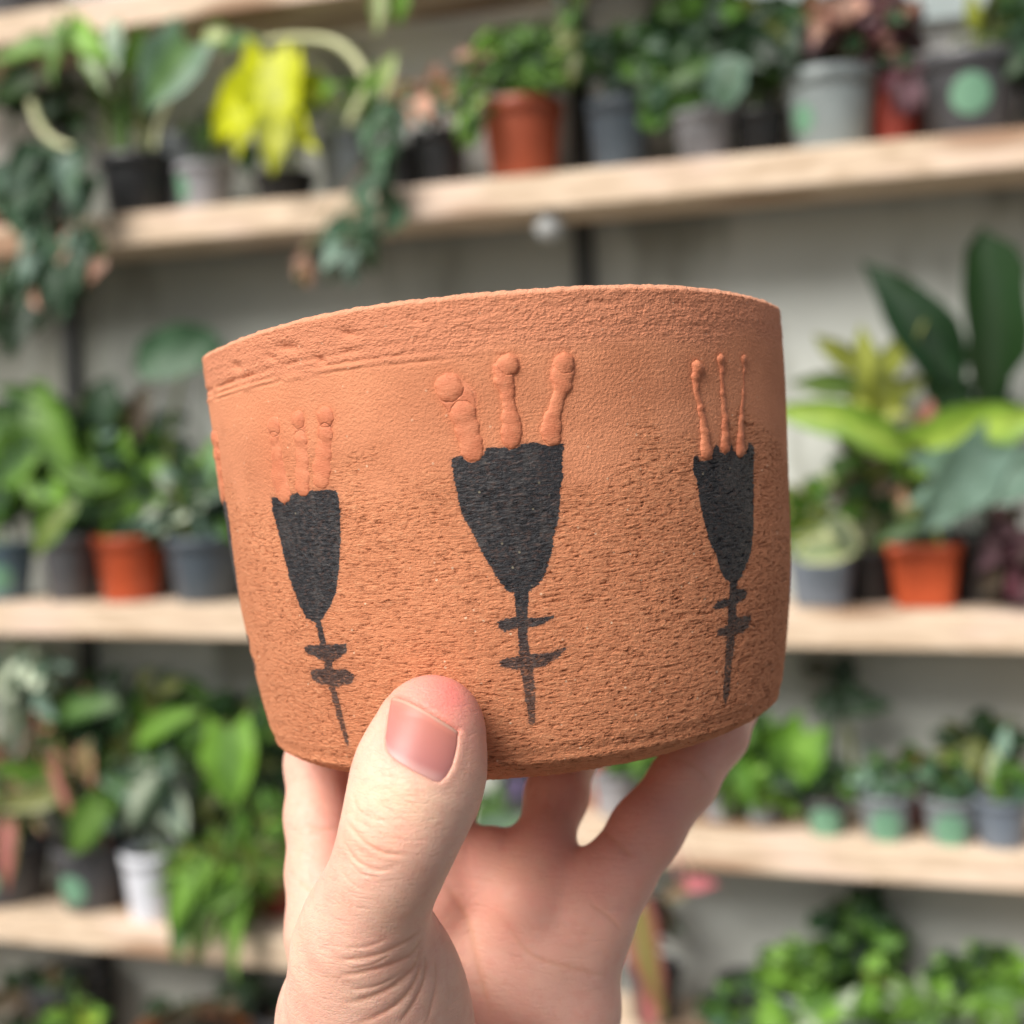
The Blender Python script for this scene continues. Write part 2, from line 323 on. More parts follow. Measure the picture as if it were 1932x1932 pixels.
    for src, rot in MOTIFS:
        for tr in TRAIL[src]:
            T = np.array(tr); c0 = T[:, 0].mean(); x = np.radians(T[:, 0] - c0) * RMM; y = T[:, 1]; r = T[:, 2] * (1.22, 1.04, 1.1)[src]
            if src == 0: r[2:] = r[2:] * 1.35
            starts = {0: (0, 1), 1: ((0, 2) if tr is TRAIL[1][0] else (0,)), 2: (0,)}[src]
            h = .09; xs = np.arange(x.min() - 3, x.max() + 3, h); ys = np.arange(y.min() - 3, y.max() + 3, h)
            X, Y = np.meshgrid(xs, ys)
            rng = np.random.default_rng(int(abs(c0) * 100) + src)
            Xw = X + .10 * np.sin(Y * 2.1 + c0) + .05 * np.sin(Y * 5 + X * 3); Yw = Y + .06 * np.sin(X * 4 + c0)
            hgt = np.full(X.shape, -1.0); inc = np.full(X.shape, 9.0)
            blobs = []
            for k in range(len(x)):                     # one dab per node, the neck between them lower
                dd = 1 - ((Xw - x[k]) ** 2 + (Yw - y[k]) ** 2) / r[k] ** 2
                big_ = k in starts
                hh = np.where(dd > 0, np.sqrt(np.maximum(dd, 0)), dd) * min(r[k], 1.6) * (.52 if big_ else .34)
                if not (src == 1 and tr is TRAIL[1][0] and k == 1): blobs.append(hh)
                if k:
                    ex, ey = x[k] - x[k - 1], y[k] - y[k - 1]; L2 = ex * ex + ey * ey
                    t = np.clip(((Xw - x[k - 1]) * ex + (Yw - y[k - 1]) * ey) / L2, 0, 1)
                    rr_ = (r[k - 1] + (r[k] - r[k - 1]) * t) * .97
                    d2 = 1 - ((Xw - x[k - 1] - t * ex) ** 2 + (Yw - y[k - 1] - t * ey) ** 2) / rr_ ** 2
                    blobs.append(np.where(d2 > 0, np.sqrt(np.maximum(d2, 0)), d2) * np.minimum(rr_, 1.5) * (.20 if (src == 1 and (k == 1 or (k == 2 and tr is TRAIL[1][0]))) else .38))
            kk = .085; hgt = (kk * np.log(sum(np.exp(np.clip(b, -3, 3) / kk) for b in blobs)) - .06) * (.80, .85, 1.4)[src]
            # hairline crack where the first dab overlaps the stem
            d0 = np.hypot(Xw - x[0], Yw - y[0]) - r[0]
            crack = np.exp(-(d0 / .085) ** 2) * (hgt > .05) * sstep(.2, -.3, (Yw - y[0]) / r[0]) * (src != 2)
            for k in starts[1:]:
                dk = np.hypot(Xw - x[k], Yw - y[k]) - r[k]
                crack = np.maximum(crack, np.exp(-(dk / .075) ** 2) * (hgt > .04) * sstep(-.1, .3, (Yw - y[k]) / r[k]))
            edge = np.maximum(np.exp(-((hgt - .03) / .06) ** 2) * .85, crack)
            hgt = hgt - .14 * crack
            TH = np.radians(c0 + rot) + X / RMM; TT = Y / (H * 1000)
            Vv = pot_point(TH, TT, np.maximum(hgt, -.35) / 1000 - .00004) + off
            ny, nx = X.shape; keep = hgt > -.16
            idx = np.arange(ny * nx).reshape(ny, nx)
            q = np.stack([idx[:-1, :-1], idx[:-1, 1:], idx[1:, 1:], idx[1:, :-1]], -1).reshape(-1, 4)
            kf = (keep[:-1, :-1] & keep[:-1, 1:] & keep[1:, 1:] & keep[1:, :-1]).ravel(); q = q[kf]
            used = np.unique(q); rem = np.full(ny * nx, -1); rem[used] = np.arange(len(used))
            mesh('slip_trail', Vv.reshape(-1, 3)[used], rem[q], tm.m, root, attrs={'edge': edge.ravel()[used]})
    return root
build_pot()

# ---------------------------------------------------------------- the hand
# skeleton in (x, y away, z up) metres, laid out from joint positions; each node: frame u, v, distance, radius
def hp(u, v, d): return np.array([(u - 966) / F * d, d, (966 - v) / F * d])
def chain(nodes): return [(hp(u, v, d), r / F * d) for u, v, d, r in nodes]
THUMB = chain([(814, 1373, .2182, 99), (797, 1440, .2165, 112), (779, 1500, .2145, 112), (755, 1570, .2130, 100), (738, 1620, .2140, 93),
               (721, 1663, .2160, 91), (703, 1706, .2190, 97), (690, 1745, .2220, 108), (688, 1785, .2260, 124), (700, 1830, .2300, 146), (712, 1885, .2350, 161), (716, 1940, .2410, 170), (735, 2020, .2500, 172)])
INDEX = chain([(622, 1760, .268, 76), (606, 1650, .274, 64), (602, 1540, .281, 62), (604, 1440, .290, 64), (618, 1350, .303, 61), (650, 1270, .322, 56), (700, 1215, .340, 50)])
MIDDLE = chain([(800, 1690, .272, 74), (828, 1600, .278, 66), (838, 1500, .288, 64), (846, 1430, .300, 62), (855, 1360, .318, 58), (865, 1270, .340, 54), (872, 1180, .352, 48)])
RING = chain([(1000, 1700, .270, 68), (1026, 1590, .277, 54), (1050, 1500, .287, 58), (1070, 1420, .300, 58), (1080, 1340, .320, 56), (1090, 1250, .340, 52), (1095, 1170, .350, 46)])
PINKY = chain([(1118, 1745, .268, 70), (1160, 1655, .272, 70), (1220, 1565, .275, 66), (1290, 1472, .280, 61), (1352, 1385, .287, 57), (1395, 1300, .300, 52), (1402, 1225, .314, 46)])
META = [chain([(622, 1760, .268, 80), (650, 1860, .266, 96), (700, 1980, .270, 110), (800, 2120, .285, 120)]),
        chain([(800, 1690, .272, 80), (812, 1820, .275, 92), (830, 1960, .278, 100), (850, 2120, .285, 115)]),
        chain([(985, 1700, .270, 80), (975, 1820, .274, 92), (955, 1960, .278, 100), (900, 2120, .285, 115)]),
        chain([(1118, 1745, .268, 72), (1088, 1810, .268, 80), (1073, 1900, .268, 94), (1050, 2010, .272, 104), (960, 2140, .284, 112)])]
WEB = chain([(640, 1700, .272, 60), (806, 1634, .275, 62), (925, 1628, .276, 60), (1010, 1638, .275, 57), (1095, 1668, .272, 58)])
ARM = chain([(800, 2080, .280, 150), (860, 2180, .288, 185), (860, 2350, .300, 190), (880, 2750, .330, 225), (900, 3100, .36, 250)])

def smin(a, b, k):
    h = np.clip(.5 + .5 * (b - a) / k, 0, 1)
    return b * (1 - h) + a * h - k * h * (1 - h)
def cone_chain(P, ch, k, sy=1.0):
    d = None
    for (a, ra), (b, rb) in zip(ch[:-1], ch[1:]):
        ab = b - a; t = np.clip(((P - a) @ ab.astype(np.float32)) / float(ab @ ab), 0, 1)
        q = P - a.astype(np.float32) - t[:, None] * ab.astype(np.float32)
        e = np.sqrt((q * q).sum(1)) - (ra + (rb - ra) * t)
        d = e if d is None else smin(d, e, k)
    return d
POT_R = np.array((M_pot.inverted()))
def pot_sdf(P):
    L = P @ POT_R[:3, :3].T.astype(np.float32) + POT_R[:3, 3].astype(np.float32)
    r = np.hypot(L[:, 0], L[:, 1]); t = (L[:, 2] + H / 2) / H
    rad = np.interp(t, [-.01, 0, .042, .1, .5, 1], [.036, .0392, .0512, .0546, .0590, .0605])
    return np.maximum((r - rad) * .95, np.maximum(-t * H, (t - 1) * H))
def hand_sdf(P):
    P = P.astype(np.float32)
    palm = None
    for c in META:
        d = cone_chain(P, c, .003); palm = d if palm is None else smin(palm, d, .010)
    palm = smin(palm, cone_chain(P, WEB, .004), .006)
    hollow = np.sqrt((((P - hp(905, 1790, .2475)) / np.array([1.25, .55, 1.5])) ** 2).sum(1)) - .0145
    palm = -smin(-palm, hollow, .006)
    palm = smin(palm, cone_chain(P, ARM, .01), .012)
    fingers = None
    for c in (INDEX, MIDDLE, RING, PINKY):
        d = cone_chain(P, c, .0025)
        fingers = d if fingers is None else smin(fingers, d, .0018)
    d = smin(palm, fingers, .0034)
    th = cone_chain(P, THUMB, .004)
    th = smin(th, np.sqrt(((P - hp(664, 1915, .246)) ** 2).sum(1)) - .0125, .008)
    d = smin(d, th, .0055)
    return -smin(-d, pot_sdf(P) - .0001, .0012)

def surface_nets(f, lo, hi, h):
    n = np.ceil((hi - lo) / h).astype(int)
    xs = [lo[i] + h * np.arange(n[i]) for i in range(3)]
    vol = np.empty(n, np.float32)
    for i, x in enumerate(xs[0]):
        Yg, Zg = np.meshgrid(xs[1], xs[2], indexing='ij')
        vol[i] = f(np.stack([np.full(Yg.size, x), Yg.ravel(), Zg.ravel()], 1)).reshape(n[1], n[2])
    s = vol < 0
    c = np.zeros(n - 1, np.int8)
    for a in (0, 1):
        for b in (0, 1):
            for d in (0, 1): c += s[a:n[0]-1+a, b:n[1]-1+b, d:n[2]-1+d]
    cell = (c > 0) & (c < 8); ids = np.full(cell.shape, -1); idx = np.argwhere(cell); ids[cell] = np.arange(len(idx))
    acc = np.zeros((len(idx), 3)); cnt = np.zeros(len(idx))
    for ax in range(3):
        o1, o2 = [k for k in range(3) if k != ax]
        for a in (0, 1):
            for b in (0, 1):
                off = np.zeros(3, int); off[o1] = a; off[o2] = b; off2 = off.copy(); off2[ax] = 1
                p, q = idx + off, idx + off2
                v0, v1 = vol[tuple(p.T)], vol[tuple(q.T)]; m = (v0 < 0) != (v1 < 0)
                t = v0[m] / (v0[m] - v1[m]); pt = p[m].astype(float); pt[:, ax] += t
                acc[m] += pt; cnt[m] += 1
    V = lo + h * acc / cnt[:, None]; faces = []
    for ax in range(3):
        o1, o2 = [(1, 2), (2, 0), (0, 1)][ax]
        sl0 = [slice(1, None)] * 3; sl0[ax] = slice(0, -1)
        a = s[tuple(slice(1 if k != ax else 0, n[k] - 1) for k in range(3))]
        b = s[tuple(slice(1, n[k] - (1 if k != ax else 0)) if k != ax else slice(1, n[k]) for k in range(3))]
        e = np.argwhere(a != b)
        base = e + np.array([0 if k == ax else 1 for k in range(3)])
        sign = a[tuple(e.T)]
        def g(d1, d2):
            p = base.copy(); p[:, o1] -= d1; p[:, o2] -= d2; return ids[tuple(p.T)]
        qd = np.stack([g(1, 1), g(0, 1), g(0, 0), g(1, 0)], 1)
        qd[~sign] = qd[~sign][:, ::-1]; faces.append(qd)
    Fq = np.concatenate(faces); Fq = Fq[(Fq >= 0).all(1)]
    return V, Fq
def project(V, f, it=3, iso=0.0):
    for _ in range(it):
        d = f(V) - iso; e = 2e-4
        g = np.stack([f(V + np.eye(3)[k] * e) - f(V - np.eye(3)[k] * e) for k in range(3)], 1) / (2 * e)
        V = V - (d / np.maximum((g * g).sum(1), .3))[:, None] * g
    return V, g / np.linalg.norm(g, axis=1)[:, None]
def subdivide(V, Fq):
    E = np.sort(np.concatenate([Fq[:, [0, 1]], Fq[:, [1, 2]], Fq[:, [2, 3]], Fq[:, [3, 0]]]), 1)
    key = E[:, 0].astype(np.int64) * len(V) + E[:, 1]; u, inv = np.unique(key, return_inverse=True)
    em = (V[u // len(V)] + V[u % len(V)]) / 2; n = len(Fq); fc = V[Fq].mean(1)
    e = inv.reshape(4, n) + len(V); c = np.arange(n) + len(V) + len(em)
    Fn = np.concatenate([np.stack([Fq[:, 0], e[0], c, e[3]], 1), np.stack([Fq[:, 1], e[1], c, e[0]], 1), np.stack([Fq[:, 2], e[2], c, e[1]], 1), np.stack([Fq[:, 3], e[3], c, e[2]], 1)])
    return np.concatenate([V, em, fc]), Fn
def uv_of(V): return np.stack([966 + F * V[:, 0] / V[:, 1], 966 - F * V[:, 2] / V[:, 1]], 1)
def line_dist(U, pts):
    best = np.full(len(U), 1e9); tt = np.zeros(len(U)); n = len(pts) - 1
    for k in range(n):
        a, b = np.array(pts[k], float), np.array(pts[k + 1], float); ab = b - a
        t = np.clip(((U - a) @ ab) / (ab @ ab), 0, 1); d = np.hypot(*(U - a - t[:, None] * ab).T)
        m = d < best; best[m] = d[m]; tt[m] = (k + t[m]) / n
    return best, tt
def smooth_line(pts, n=24):
    P = np.array(pts, float); P = np.concatenate([[2 * P[0] - P[1]], P, [2 * P[-1] - P[-2]]]); out = []
    for k in range(1, len(P) - 2):
        for t in np.linspace(0, 1, max(3, n // (len(P) - 3)), endpoint=False):
            out.append(.5 * ((2 * P[k]) + (-P[k-1] + P[k+1]) * t + (2*P[k-1] - 5*P[k] + 4*P[k+1] - P[k+2]) * t*t + (-P[k-1] + 3*P[k] - 3*P[k+1] + P[k+2]) * t**3))
    out.append(P[-2]); return out
def Z7(pts): return smooth_line([(518.9 + .3579 * a, 1240.6 + .3579 * b) for a, b in pts])
def Z6(pts): return [(613.2 + .1953 * a, 1226.4 + .1953 * b) for a, b in pts]
# skin folds on the thumb side facing the viewer: (line, depth mm, half width in frame units)
FOLDS = [(Z7([(785, 1425), (700, 1490), (560, 1560), (420, 1590), (260, 1590)]), .42, 5.5),
         (Z7([(785, 1455), (720, 1560), (600, 1620), (450, 1660), (300, 1685)]), .55, 6.5),
         (Z7([(775, 1490), (735, 1620), (640, 1720), (500, 1790), (330, 1835)]), .60, 7),
         (Z7([(772, 1520), (745, 1680), (660, 1810), (540, 1890), (380, 1945)]), .50, 6.5),
         (Z7([(785, 1540), (785, 1680), (735, 1810), (640, 1950)]), .50, 6),
         (Z7([(835, 1560), (850, 1700), (820, 1850), (790, 1960)]), .30, 5),
         (Z7([(600, 1480), (480, 1525), (340, 1530)]), .14, 4), (Z7([(640, 1680), (520, 1735), (380, 1755)]), .2, 4),
         (Z7([(900, 1680), (915, 1800), (890, 1940)]), .16, 5), (Z7([(620, 1560), (500, 1620), (360, 1640)]), .16, 3.5),
         (Z7([(362, 845), (430, 930), (500, 995), (600, 1035), (740, 1038)]), .34, 4),
         (Z7([(358, 950), (420, 1060), (510, 1112), (620, 1122)]), .26, 4),
         (Z7([(405, 700), (440, 800), (520, 850), (600, 870)]), .18, 3.5), (Z7([(500, 735), (640, 830), (745, 905)]), .14, 2.6),
         (Z7([(460, 790), (600, 880), (700, 935)]), .12, 2.6), (Z7([(560, 680), (700, 760), (830, 850)]), .12, 2.6), (Z7([(430, 860), (560, 930), (680, 960)]), .12, 2.6),
         (Z7([(560, 640), (690, 700), (800, 715)]), .10, 2.4), (Z7([(375, 1060), (460, 1140), (570, 1170)]), .14, 3), (Z7([(345, 1130), (440, 1215), (560, 1240)]), .10, 3),
         (Z7([(640, 980), (700, 1000), (790, 990)]), .08, 2.6), (Z7([(400, 880), (480, 950), (580, 985)]), .10, 2.4)]
PALM_FOLDS = [(smooth_line([(835, 1660), (880, 1730), (905, 1830), (930, 1932)]), .5, 9), (smooth_line([(940, 1720), (1000, 1800), (1090, 1830), (1150, 1840)]), .3, 7),
              (smooth_line([(1108, 1700), (1150, 1730), (1175, 1760)]), .4, 6), (smooth_line([(560, 1660), (600, 1690), (640, 1700)]), .5, 6), (smooth_line([(580, 1555), (600, 1565), (650, 1560)]), .4, 5),
              (smooth_line([(1130, 1560), (1165, 1590), (1200, 1625)]), .5, 6), (smooth_line([(1262, 1430), (1310, 1445), (1345, 1490)]), .35, 6)]
NAIL = Z6([(642, 455), (700, 462), (800, 498), (900, 548), (1000, 605), (1100, 668), (1200, 728), (1285, 785), (1282, 900), (1262, 1010), (1232, 1120), (1180, 1215), (1110, 1272), (1050, 1262), (980, 1228), (880, 1180), (760, 1110), (670, 1050), (610, 985), (580, 910), (585, 800), (605, 650), (622, 540)])
def build_hand():
    o0 = hp(880, 2750, .33)
    root = empty('hand', HELD @ Matrix.Translation(Vector(o0)), 'pale hand gripping the clay pot from below, thumb on its painted wall', 'hand')
    V, Fq = surface_nets(hand_sdf, np.array([-.068, .190, -.300]), np.array([.070, .395, -.020]), .00125)
    V, _ = project(V, hand_sdf, 2)
    V, Fq = subdivide(V, Fq); V, _ = project(V, hand_sdf, 1)
    # the thumb and the ball of the thumb get a finer skin
    U = uv_of(V); fine = (V[:, 1] < .262) & (U[:, 1] < 2010)
    ff = fine[Fq].all(1); far, near = Fq[~ff], Fq[ff]
    un = np.unique(near); rm = np.full(len(V), -1); rm[un] = np.arange(len(un))
    V2, F2 = subdivide(V[un], rm[near]); V2, _ = project(V2, hand_sdf, 1)
    # stitch: reuse shared corner vertices, leave the new mid-edge vertices on the seam
    nV = len(V); V = np.concatenate([V, V2]); F2 = F2 + nV
    back = np.arange(len(V)); back[nV:nV + len(un)] = un; Fq = np.concatenate([far, back[F2]])
    V, g = project(V, hand_sdf, 1)
    U = uv_of(V); view = -V / np.linalg.norm(V, axis=1)[:, None]; facing = sstep(-.05, .35, (g * view).sum(1))
    isth = sstep(.252, .244, V[:, 1])
    disp = np.zeros(len(V)); crease = np.zeros(len(V))
    def fold(lines, mask, only):
        nonlocal disp, crease
        idx = np.where(mask > .01)[0]
        for k, (pts, dep, wd) in enumerate(lines):
            P_ = np.array(pts); lo, hi = P_.min(0) - 30, P_.max(0) + 30
            s = idx[((U[idx] > lo) & (U[idx] < hi)).all(1)]
            if not len(s): continue
            d, t = line_dist(U[s], pts); fade = sstep(0, .18, t) * sstep(1, .75, t) * mask[s]
            dep_ = dep * (.36 if wd > 4.5 else .62)
            disp[s] += fade * (-dep_ * np.exp(-(d / wd * 1.5) ** 2) + .40 * dep_ * np.exp(-((d - wd * 2.2) / (wd * 1.6)) ** 2)) * 1e-3
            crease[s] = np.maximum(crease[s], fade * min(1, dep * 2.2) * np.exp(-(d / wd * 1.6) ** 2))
    fold(FOLDS, facing * isth, 0); fold(PALM_FOLDS, facing * (1 - isth), 0)
    # nail bed: sunk inside the outline, a soft ridge of skin round it, the tip pad standing proud above the free edge
    s = np.where((facing > .01) & (isth > .5) & (U[:, 1] < 1500))[0]
    nd = poly_dist(U[s, 0], U[s, 1], NAIL)
    top_e, _ = line_dist(U[s], NAIL[:8])
    disp[s] += -(.00045 * sstep(-3, 3, nd)) * facing[s] + .00010 * np.exp(-((nd + 9) / 8) ** 2) * (1 - .6 * np.exp(-(top_e / 16) ** 2))
    disp[s] -= .0004 * np.exp(-((top_e) / 6) ** 2)
    V = V + g * disp[:, None]
    # skin tone map (linear RGB), darker and redder towards the palm's top
    c = np.tile(np.array([.84, .495, .375]), (len(V), 1))
    def blend(c, wgt, rgb): return c * (1 - wgt[:, None]) + np.array(rgb) * wgt[:, None]
    ell = lambda cu, cv, ru, rv, p=2: np.exp(-(((U[:, 0] - cu) / ru) ** 2 + ((U[:, 1] - cv) / rv) ** 2) ** (p / 2))
    c = blend(c, .85 * ell(835, 1315, 100, 80) * isth, (.84, .19, .165))
    c = blend(c, .80 * np.exp(-(line_dist(U, NAIL[1:8])[0] / 9) ** 2) * isth, (.80, .15, .12))
    c = blend(c, .55 * ell(905, 1400, 32, 95) * isth, (.74, .30, .21))
    c = blend(c, .50 * ell(718, 1600, 60, 30) * isth, (.74, .36, .23))
    c = blend(c, .55 * ell(750, 1520, 85, 60) * isth, (.84, .60, .39))
    c = blend(c, .7 * sstep(-20, -2, np.where(isth > .5, poly_dist(U[:, 0], U[:, 1], NAIL), -99)) * isth * .6, (.74, .31, .23))
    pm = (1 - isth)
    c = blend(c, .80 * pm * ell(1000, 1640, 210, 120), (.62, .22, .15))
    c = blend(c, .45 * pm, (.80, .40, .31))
    c = blend(c, .45 * pm * ell(640, 1580, 60, 130), (.76, .33, .29))
    c = blend(c, .45 * pm * ell(1240, 1540, 120, 120), (.64, .25, .18))
    c = blend(c, .35 * pm * ell(960, 1850, 110, 90), (.82, .56, .45))
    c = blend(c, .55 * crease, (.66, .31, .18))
    m = N('skin'); o = m.obj(); at = m.n('Attribute', attribute_name='tint').outputs['Color']
    blot = m.ramp(m.noise(o, 130, 3, .55), .38, .66)
    cc = m.mix(m.math('MULTIPLY', blot, .30), at, (.78, .33, .25))
    cc = m.mix(m.math('MULTIPLY', m.ramp(m.noise(o, 420, 3, .6), .50, .66), .16), cc, (.72, .24, .18))
    cc = m.mix(m.math('MULTIPLY', m.ramp(m.noise(o, 75, 2), .45, .7), .14), cc, (.80, .58, .38))
    lines = m.noise(m.scaled(o, (1, 1, 1.8)), 1500, 3, .6, 1.0)
    vor = m.n('TexVoronoi', feature='DISTANCE_TO_EDGE'); m.set(vor.inputs['Vector'], m.scaled(o, (1, 1, 1.3))); vor.inputs['Scale'].default_value = 1300
    hgt = m.math('ADD', m.math('MULTIPLY', m.ramp(vor.outputs[0], 0, .12), .6), lines)
    m.P(Base_Color=cc, Roughness=m.math('MULTIPLY_ADD', lines, .25, .30), Subsurface_Weight=.22, Subsurface_Scale=.0035)
    m.p.inputs['Subsurface Radius'].default_value = (1.0, .28, .13); m.p.inputs['Specular IOR Level'].default_value = .42
    mp = m.n('Mapping'); m.set(mp.inputs['Vector'], o); mp.inputs['Rotation'].default_value = (0, D2R(-28), 0); mp.inputs['Scale'].default_value = (.55, .7, 3.2)
    wr = m.noise(mp.outputs[0], 330, 4, .62, .6); mp2 = m.n('Mapping'); m.set(mp2.inputs['Vector'], o); mp2.inputs['Rotation'].default_value = (0, D2R(30), 0); mp2.inputs['Scale'].default_value = (.6, .7, 3.0)
    wr2 = m.noise(mp2.outputs[0], 420, 3, .6, .6)
    hgt = m.math('ADD', hgt, m.math('ADD', m.math('MULTIPLY', m.ramp(wr, .44, .39), -.8), m.math('MULTIPLY', m.ramp(wr2, .42, .38), -.7)))
    hgt = m.math('ADD', hgt, m.math('MULTIPLY', wr, .8))
    m.bump(hgt, .5, .00014)
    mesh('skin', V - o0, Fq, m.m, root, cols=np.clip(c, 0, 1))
    # thumb nail: grid between its left and right sides, dropped on the sunk bed, with a real edge
    P = np.array(NAIL); a, b = P[:8], P[[22, 21, 20, 19, 18, 17, 16, 15, 14, 13, 12]]
    left = np.array(smooth_line([NAIL[0], NAIL[22], NAIL[21], NAIL[20], NAIL[19]], 30)); right = np.array(smooth_line([NAIL[7], NAIL[8], NAIL[9], NAIL[10], NAIL[11]], 30))
    topl = np.array(smooth_line(NAIL[:8], 40)); botl = np.array(smooth_line([NAIL[19], NAIL[18], NAIL[17], NAIL[16], NAIL[15], NAIL[14], NAIL[13], NAIL[12], NAIL[11]], 40))
    def rs(L, n):
        s_ = np.concatenate([[0], np.cumsum(np.hypot(*np.diff(L, axis=0).T))]); q = np.linspace(0, s_[-1], n)
        return np.stack([np.interp(q, s_, L[:, 0]), np.interp(q, s_, L[:, 1])], 1)
    n = 44; T_, B_, L_, R_ = rs(topl, n), rs(botl, n), rs(left, n), rs(right, n)
    s_, t_ = np.meshgrid(np.linspace(0, 1, n), np.linspace(0, 1, n)); s3, t3 = s_[..., None], t_[..., None]
    G = (1 - t3) * T_[None] + t3 * B_[None] + (1 - s3) * L_[:, None] + s3 * R_[:, None] - ((1 - s3) * (1 - t3) * T_[0] + s3 * (1 - t3) * T_[-1] + (1 - s3) * t3 * B_[0] + s3 * t3 * B_[-1])
    G = G.reshape(-1, 2); ray = np.stack([(G[:, 0] - 966) / F, np.ones(len(G)), (966 - G[:, 1]) / F], 1); ray /= np.linalg.norm(ray, axis=1)[:, None]
    t = np.full(len(G), .195)
    for _ in range(60): t = t + hand_sdf(ray * t[:, None]) * .9
    Pn = ray * t[:, None]; _, gn = project(Pn, hand_sdf, 1)
    ss, tt = s_.ravel(), t_.ravel()
    lift = -.00022 + .00020 * np.sin(np.pi * ss) ** .6 + .00010 * (1 - tt) + .00035 * (tt < .012) * 0
    # flatten a little across, like a real plate
    top = Pn + gn * lift[:, None]; under = top - gn * .00032
    idx = np.arange(n * n).reshape(n, n)
    q = np.stack([idx[:-1, :-1], idx[:-1, 1:], idx[1:, 1:], idx[1:, :-1]], -1).reshape(-1, 4)[:, ::-1]
    bd = np.concatenate([idx[0, :], idx[1:, -1], idx[-1, -2::-1], idx[-2:0:-1, 0]]); nb = len(bd); k = np.arange(nb); k2 = (k + 1) % nb
    side = np.stack([bd[k], bd[k2], bd[k2] + n * n, bd[k] + n * n], 1)
    VV = np.concatenate([top, under]); FF = np.concatenate([q, q[:, ::-1] + n * n, side])
    base = np.tile(np.array([.50, .18, .145]), (n * n, 1))
    base = base + (tt[:, None] - .4) * np.array([-.10, -.02, .02])
    free = sstep(.075, .045, tt) ; base = base * (1 - free[:, None]) + np.array([.58, .33, .24]) * free[:, None]
    band = np.exp(-((tt - .10) / .04) ** 2) * .5; base = base * (1 - band[:, None]) + np.array([.66, .24, .17]) * band[:, None]
    lun = sstep(.80, .98, tt + .10 * ss - .05) * sstep(1.02, .75, ss) * .55; base = base * (1 - lun[:, None]) + np.array([.70, .42, .37]) * lun[:, None]
    nm = N('nail'); no = nm.obj()
    nm.P(Base_Color=nm.mix(nm.math('MULTIPLY', nm.noise(no, 400, 2), .2), nm.n('Attribute', attribute_name='tint').outputs['Color'], (.55, .22, .2)), Roughness=.42, Coat_Weight=.06, Coat_Roughness=.3, Subsurface_Weight=.15, Subsurface_Scale=.002)
    nm.p.inputs['Specular IOR Level'].default_value = .35
    nm.bump(nm.noise(nm.scaled(no, (6, 1, 1)), 300, 2), .08, .0001)
    mesh('thumbnail', VV - o0, FF, nm.m, root, cols=np.concatenate([base, base]))
build_hand()

# ---------------------------------------------------------------- the shelving wall behind
AW = D2R(17.5)
S_ = np.array([math.cos(AW), -math.sin(AW), 0]); T_ = np.array([math.sin(AW), math.cos(AW), 0]); Z_ = np.array([0, 0, 1.0])
O_ = np.array([0, 1.6, 0])
def ray(u, v): return FWD + (u - 966) / F * RIGHT + (966 - v) / F * UP
def at(u, v, t):                # where the line of sight meets the plane t metres behind the shelf fronts -> (s, z)
    r = ray(u, v); k = ((O_ + T_ * t - CP) @ T_) / (r @ T_); P = CP + k * r - O_
    return float(P @ S_), float(P[2])
def pxm(u, v, t):               # metres per frame unit there
    r = ray(u, v); return (((O_ + T_ * t - CP) @ T_) / (r @ T_)) / F
def W(s, t, z): return O_ + S_ * s + T_ * t + Z_ * z
WM = Matrix(((S_[0], T_[0], 0, O_[0]), (S_[1], T_[1], 0, O_[1]), (0, 0, 1, 0), (0, 0, 0, 1)))
DEPTH, WALL_T, TH = .135, .150, .042
def box(s0, s1, t0, t1, z0, z1, nx=1):
    xs = np.linspace(s0, s1, nx + 1); V = [(x, t, z) for x in xs for t, z in ((t0, z0), (t1, z0), (t1, z1), (t0, z1))]; Fc = []
    for i in range(nx):
        for j in range(4): Fc.append((i*4+j, i*4+(j+1) % 4, i*4+4+(j+1) % 4, i*4+4+j))
    Fc += [(3, 2, 1, 0), (nx*4, nx*4+1, nx*4+2, nx*4+3)]
    return V, Fc
def wood():
    m = N('shelf_timber'); o = m.obj()
    g = m.noise(m.scaled(o, (3, 30, 30)), 4, 5, .6, .8); b = m.noise(m.scaled(o, (2.2, 6, 6)), 2.2, 2)
    c = m.mix(m.ramp(g, .38, .62), (.50, .37, .25), (.71, .565, .42)); c = m.mix(m.math('MULTIPLY', m.ramp(b, .5, .68), .6), c, (.74, .56, .46))
    v = m.n('TexVoronoi'); m.set(v.inputs['Vector'], m.scaled(o, (1, 2, 2.4))); v.inputs['Scale'].default_value = 4.2
    k = m.ramp(v.outputs['Distance'], .42, .22); c = m.mix(m.math('MULTIPLY', k, .8), c, (.26, .13, .065))
    m.P(Base_Color=c, Roughness=.75); m.bump(g, .25, .002); return m.m
def concrete():
    m = N('old_render'); o = m.obj()
    a = m.noise(o, 1.6, 4, .55); b = m.noise(m.scaled(o, (1, 1, .35)), 5, 4, .6)
    c = m.mix(m.ramp(a, .35, .65), (.40, .415, .375), (.55, .575, .54)); c = m.mix(m.math('MULTIPLY', m.ramp(b, .48, .62), .9), c, (.22, .225, .19))
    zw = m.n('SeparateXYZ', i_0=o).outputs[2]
    c = m.mix(m.math('MULTIPLY', m.ramp(m.math('ADD', zw, m.math('MULTIPLY', a, .3)), 1.84, 1.95), m.ramp(m.noise(o, 3.1, 2), .36, .50)), c, (.88, .90, .89))  # paler above the second shelf: stronger light up there put into the colour
    m.P(Base_Color=c, Roughness=.9); m.bump(m.noise(o, 60, 4), .3, .003); return m.m
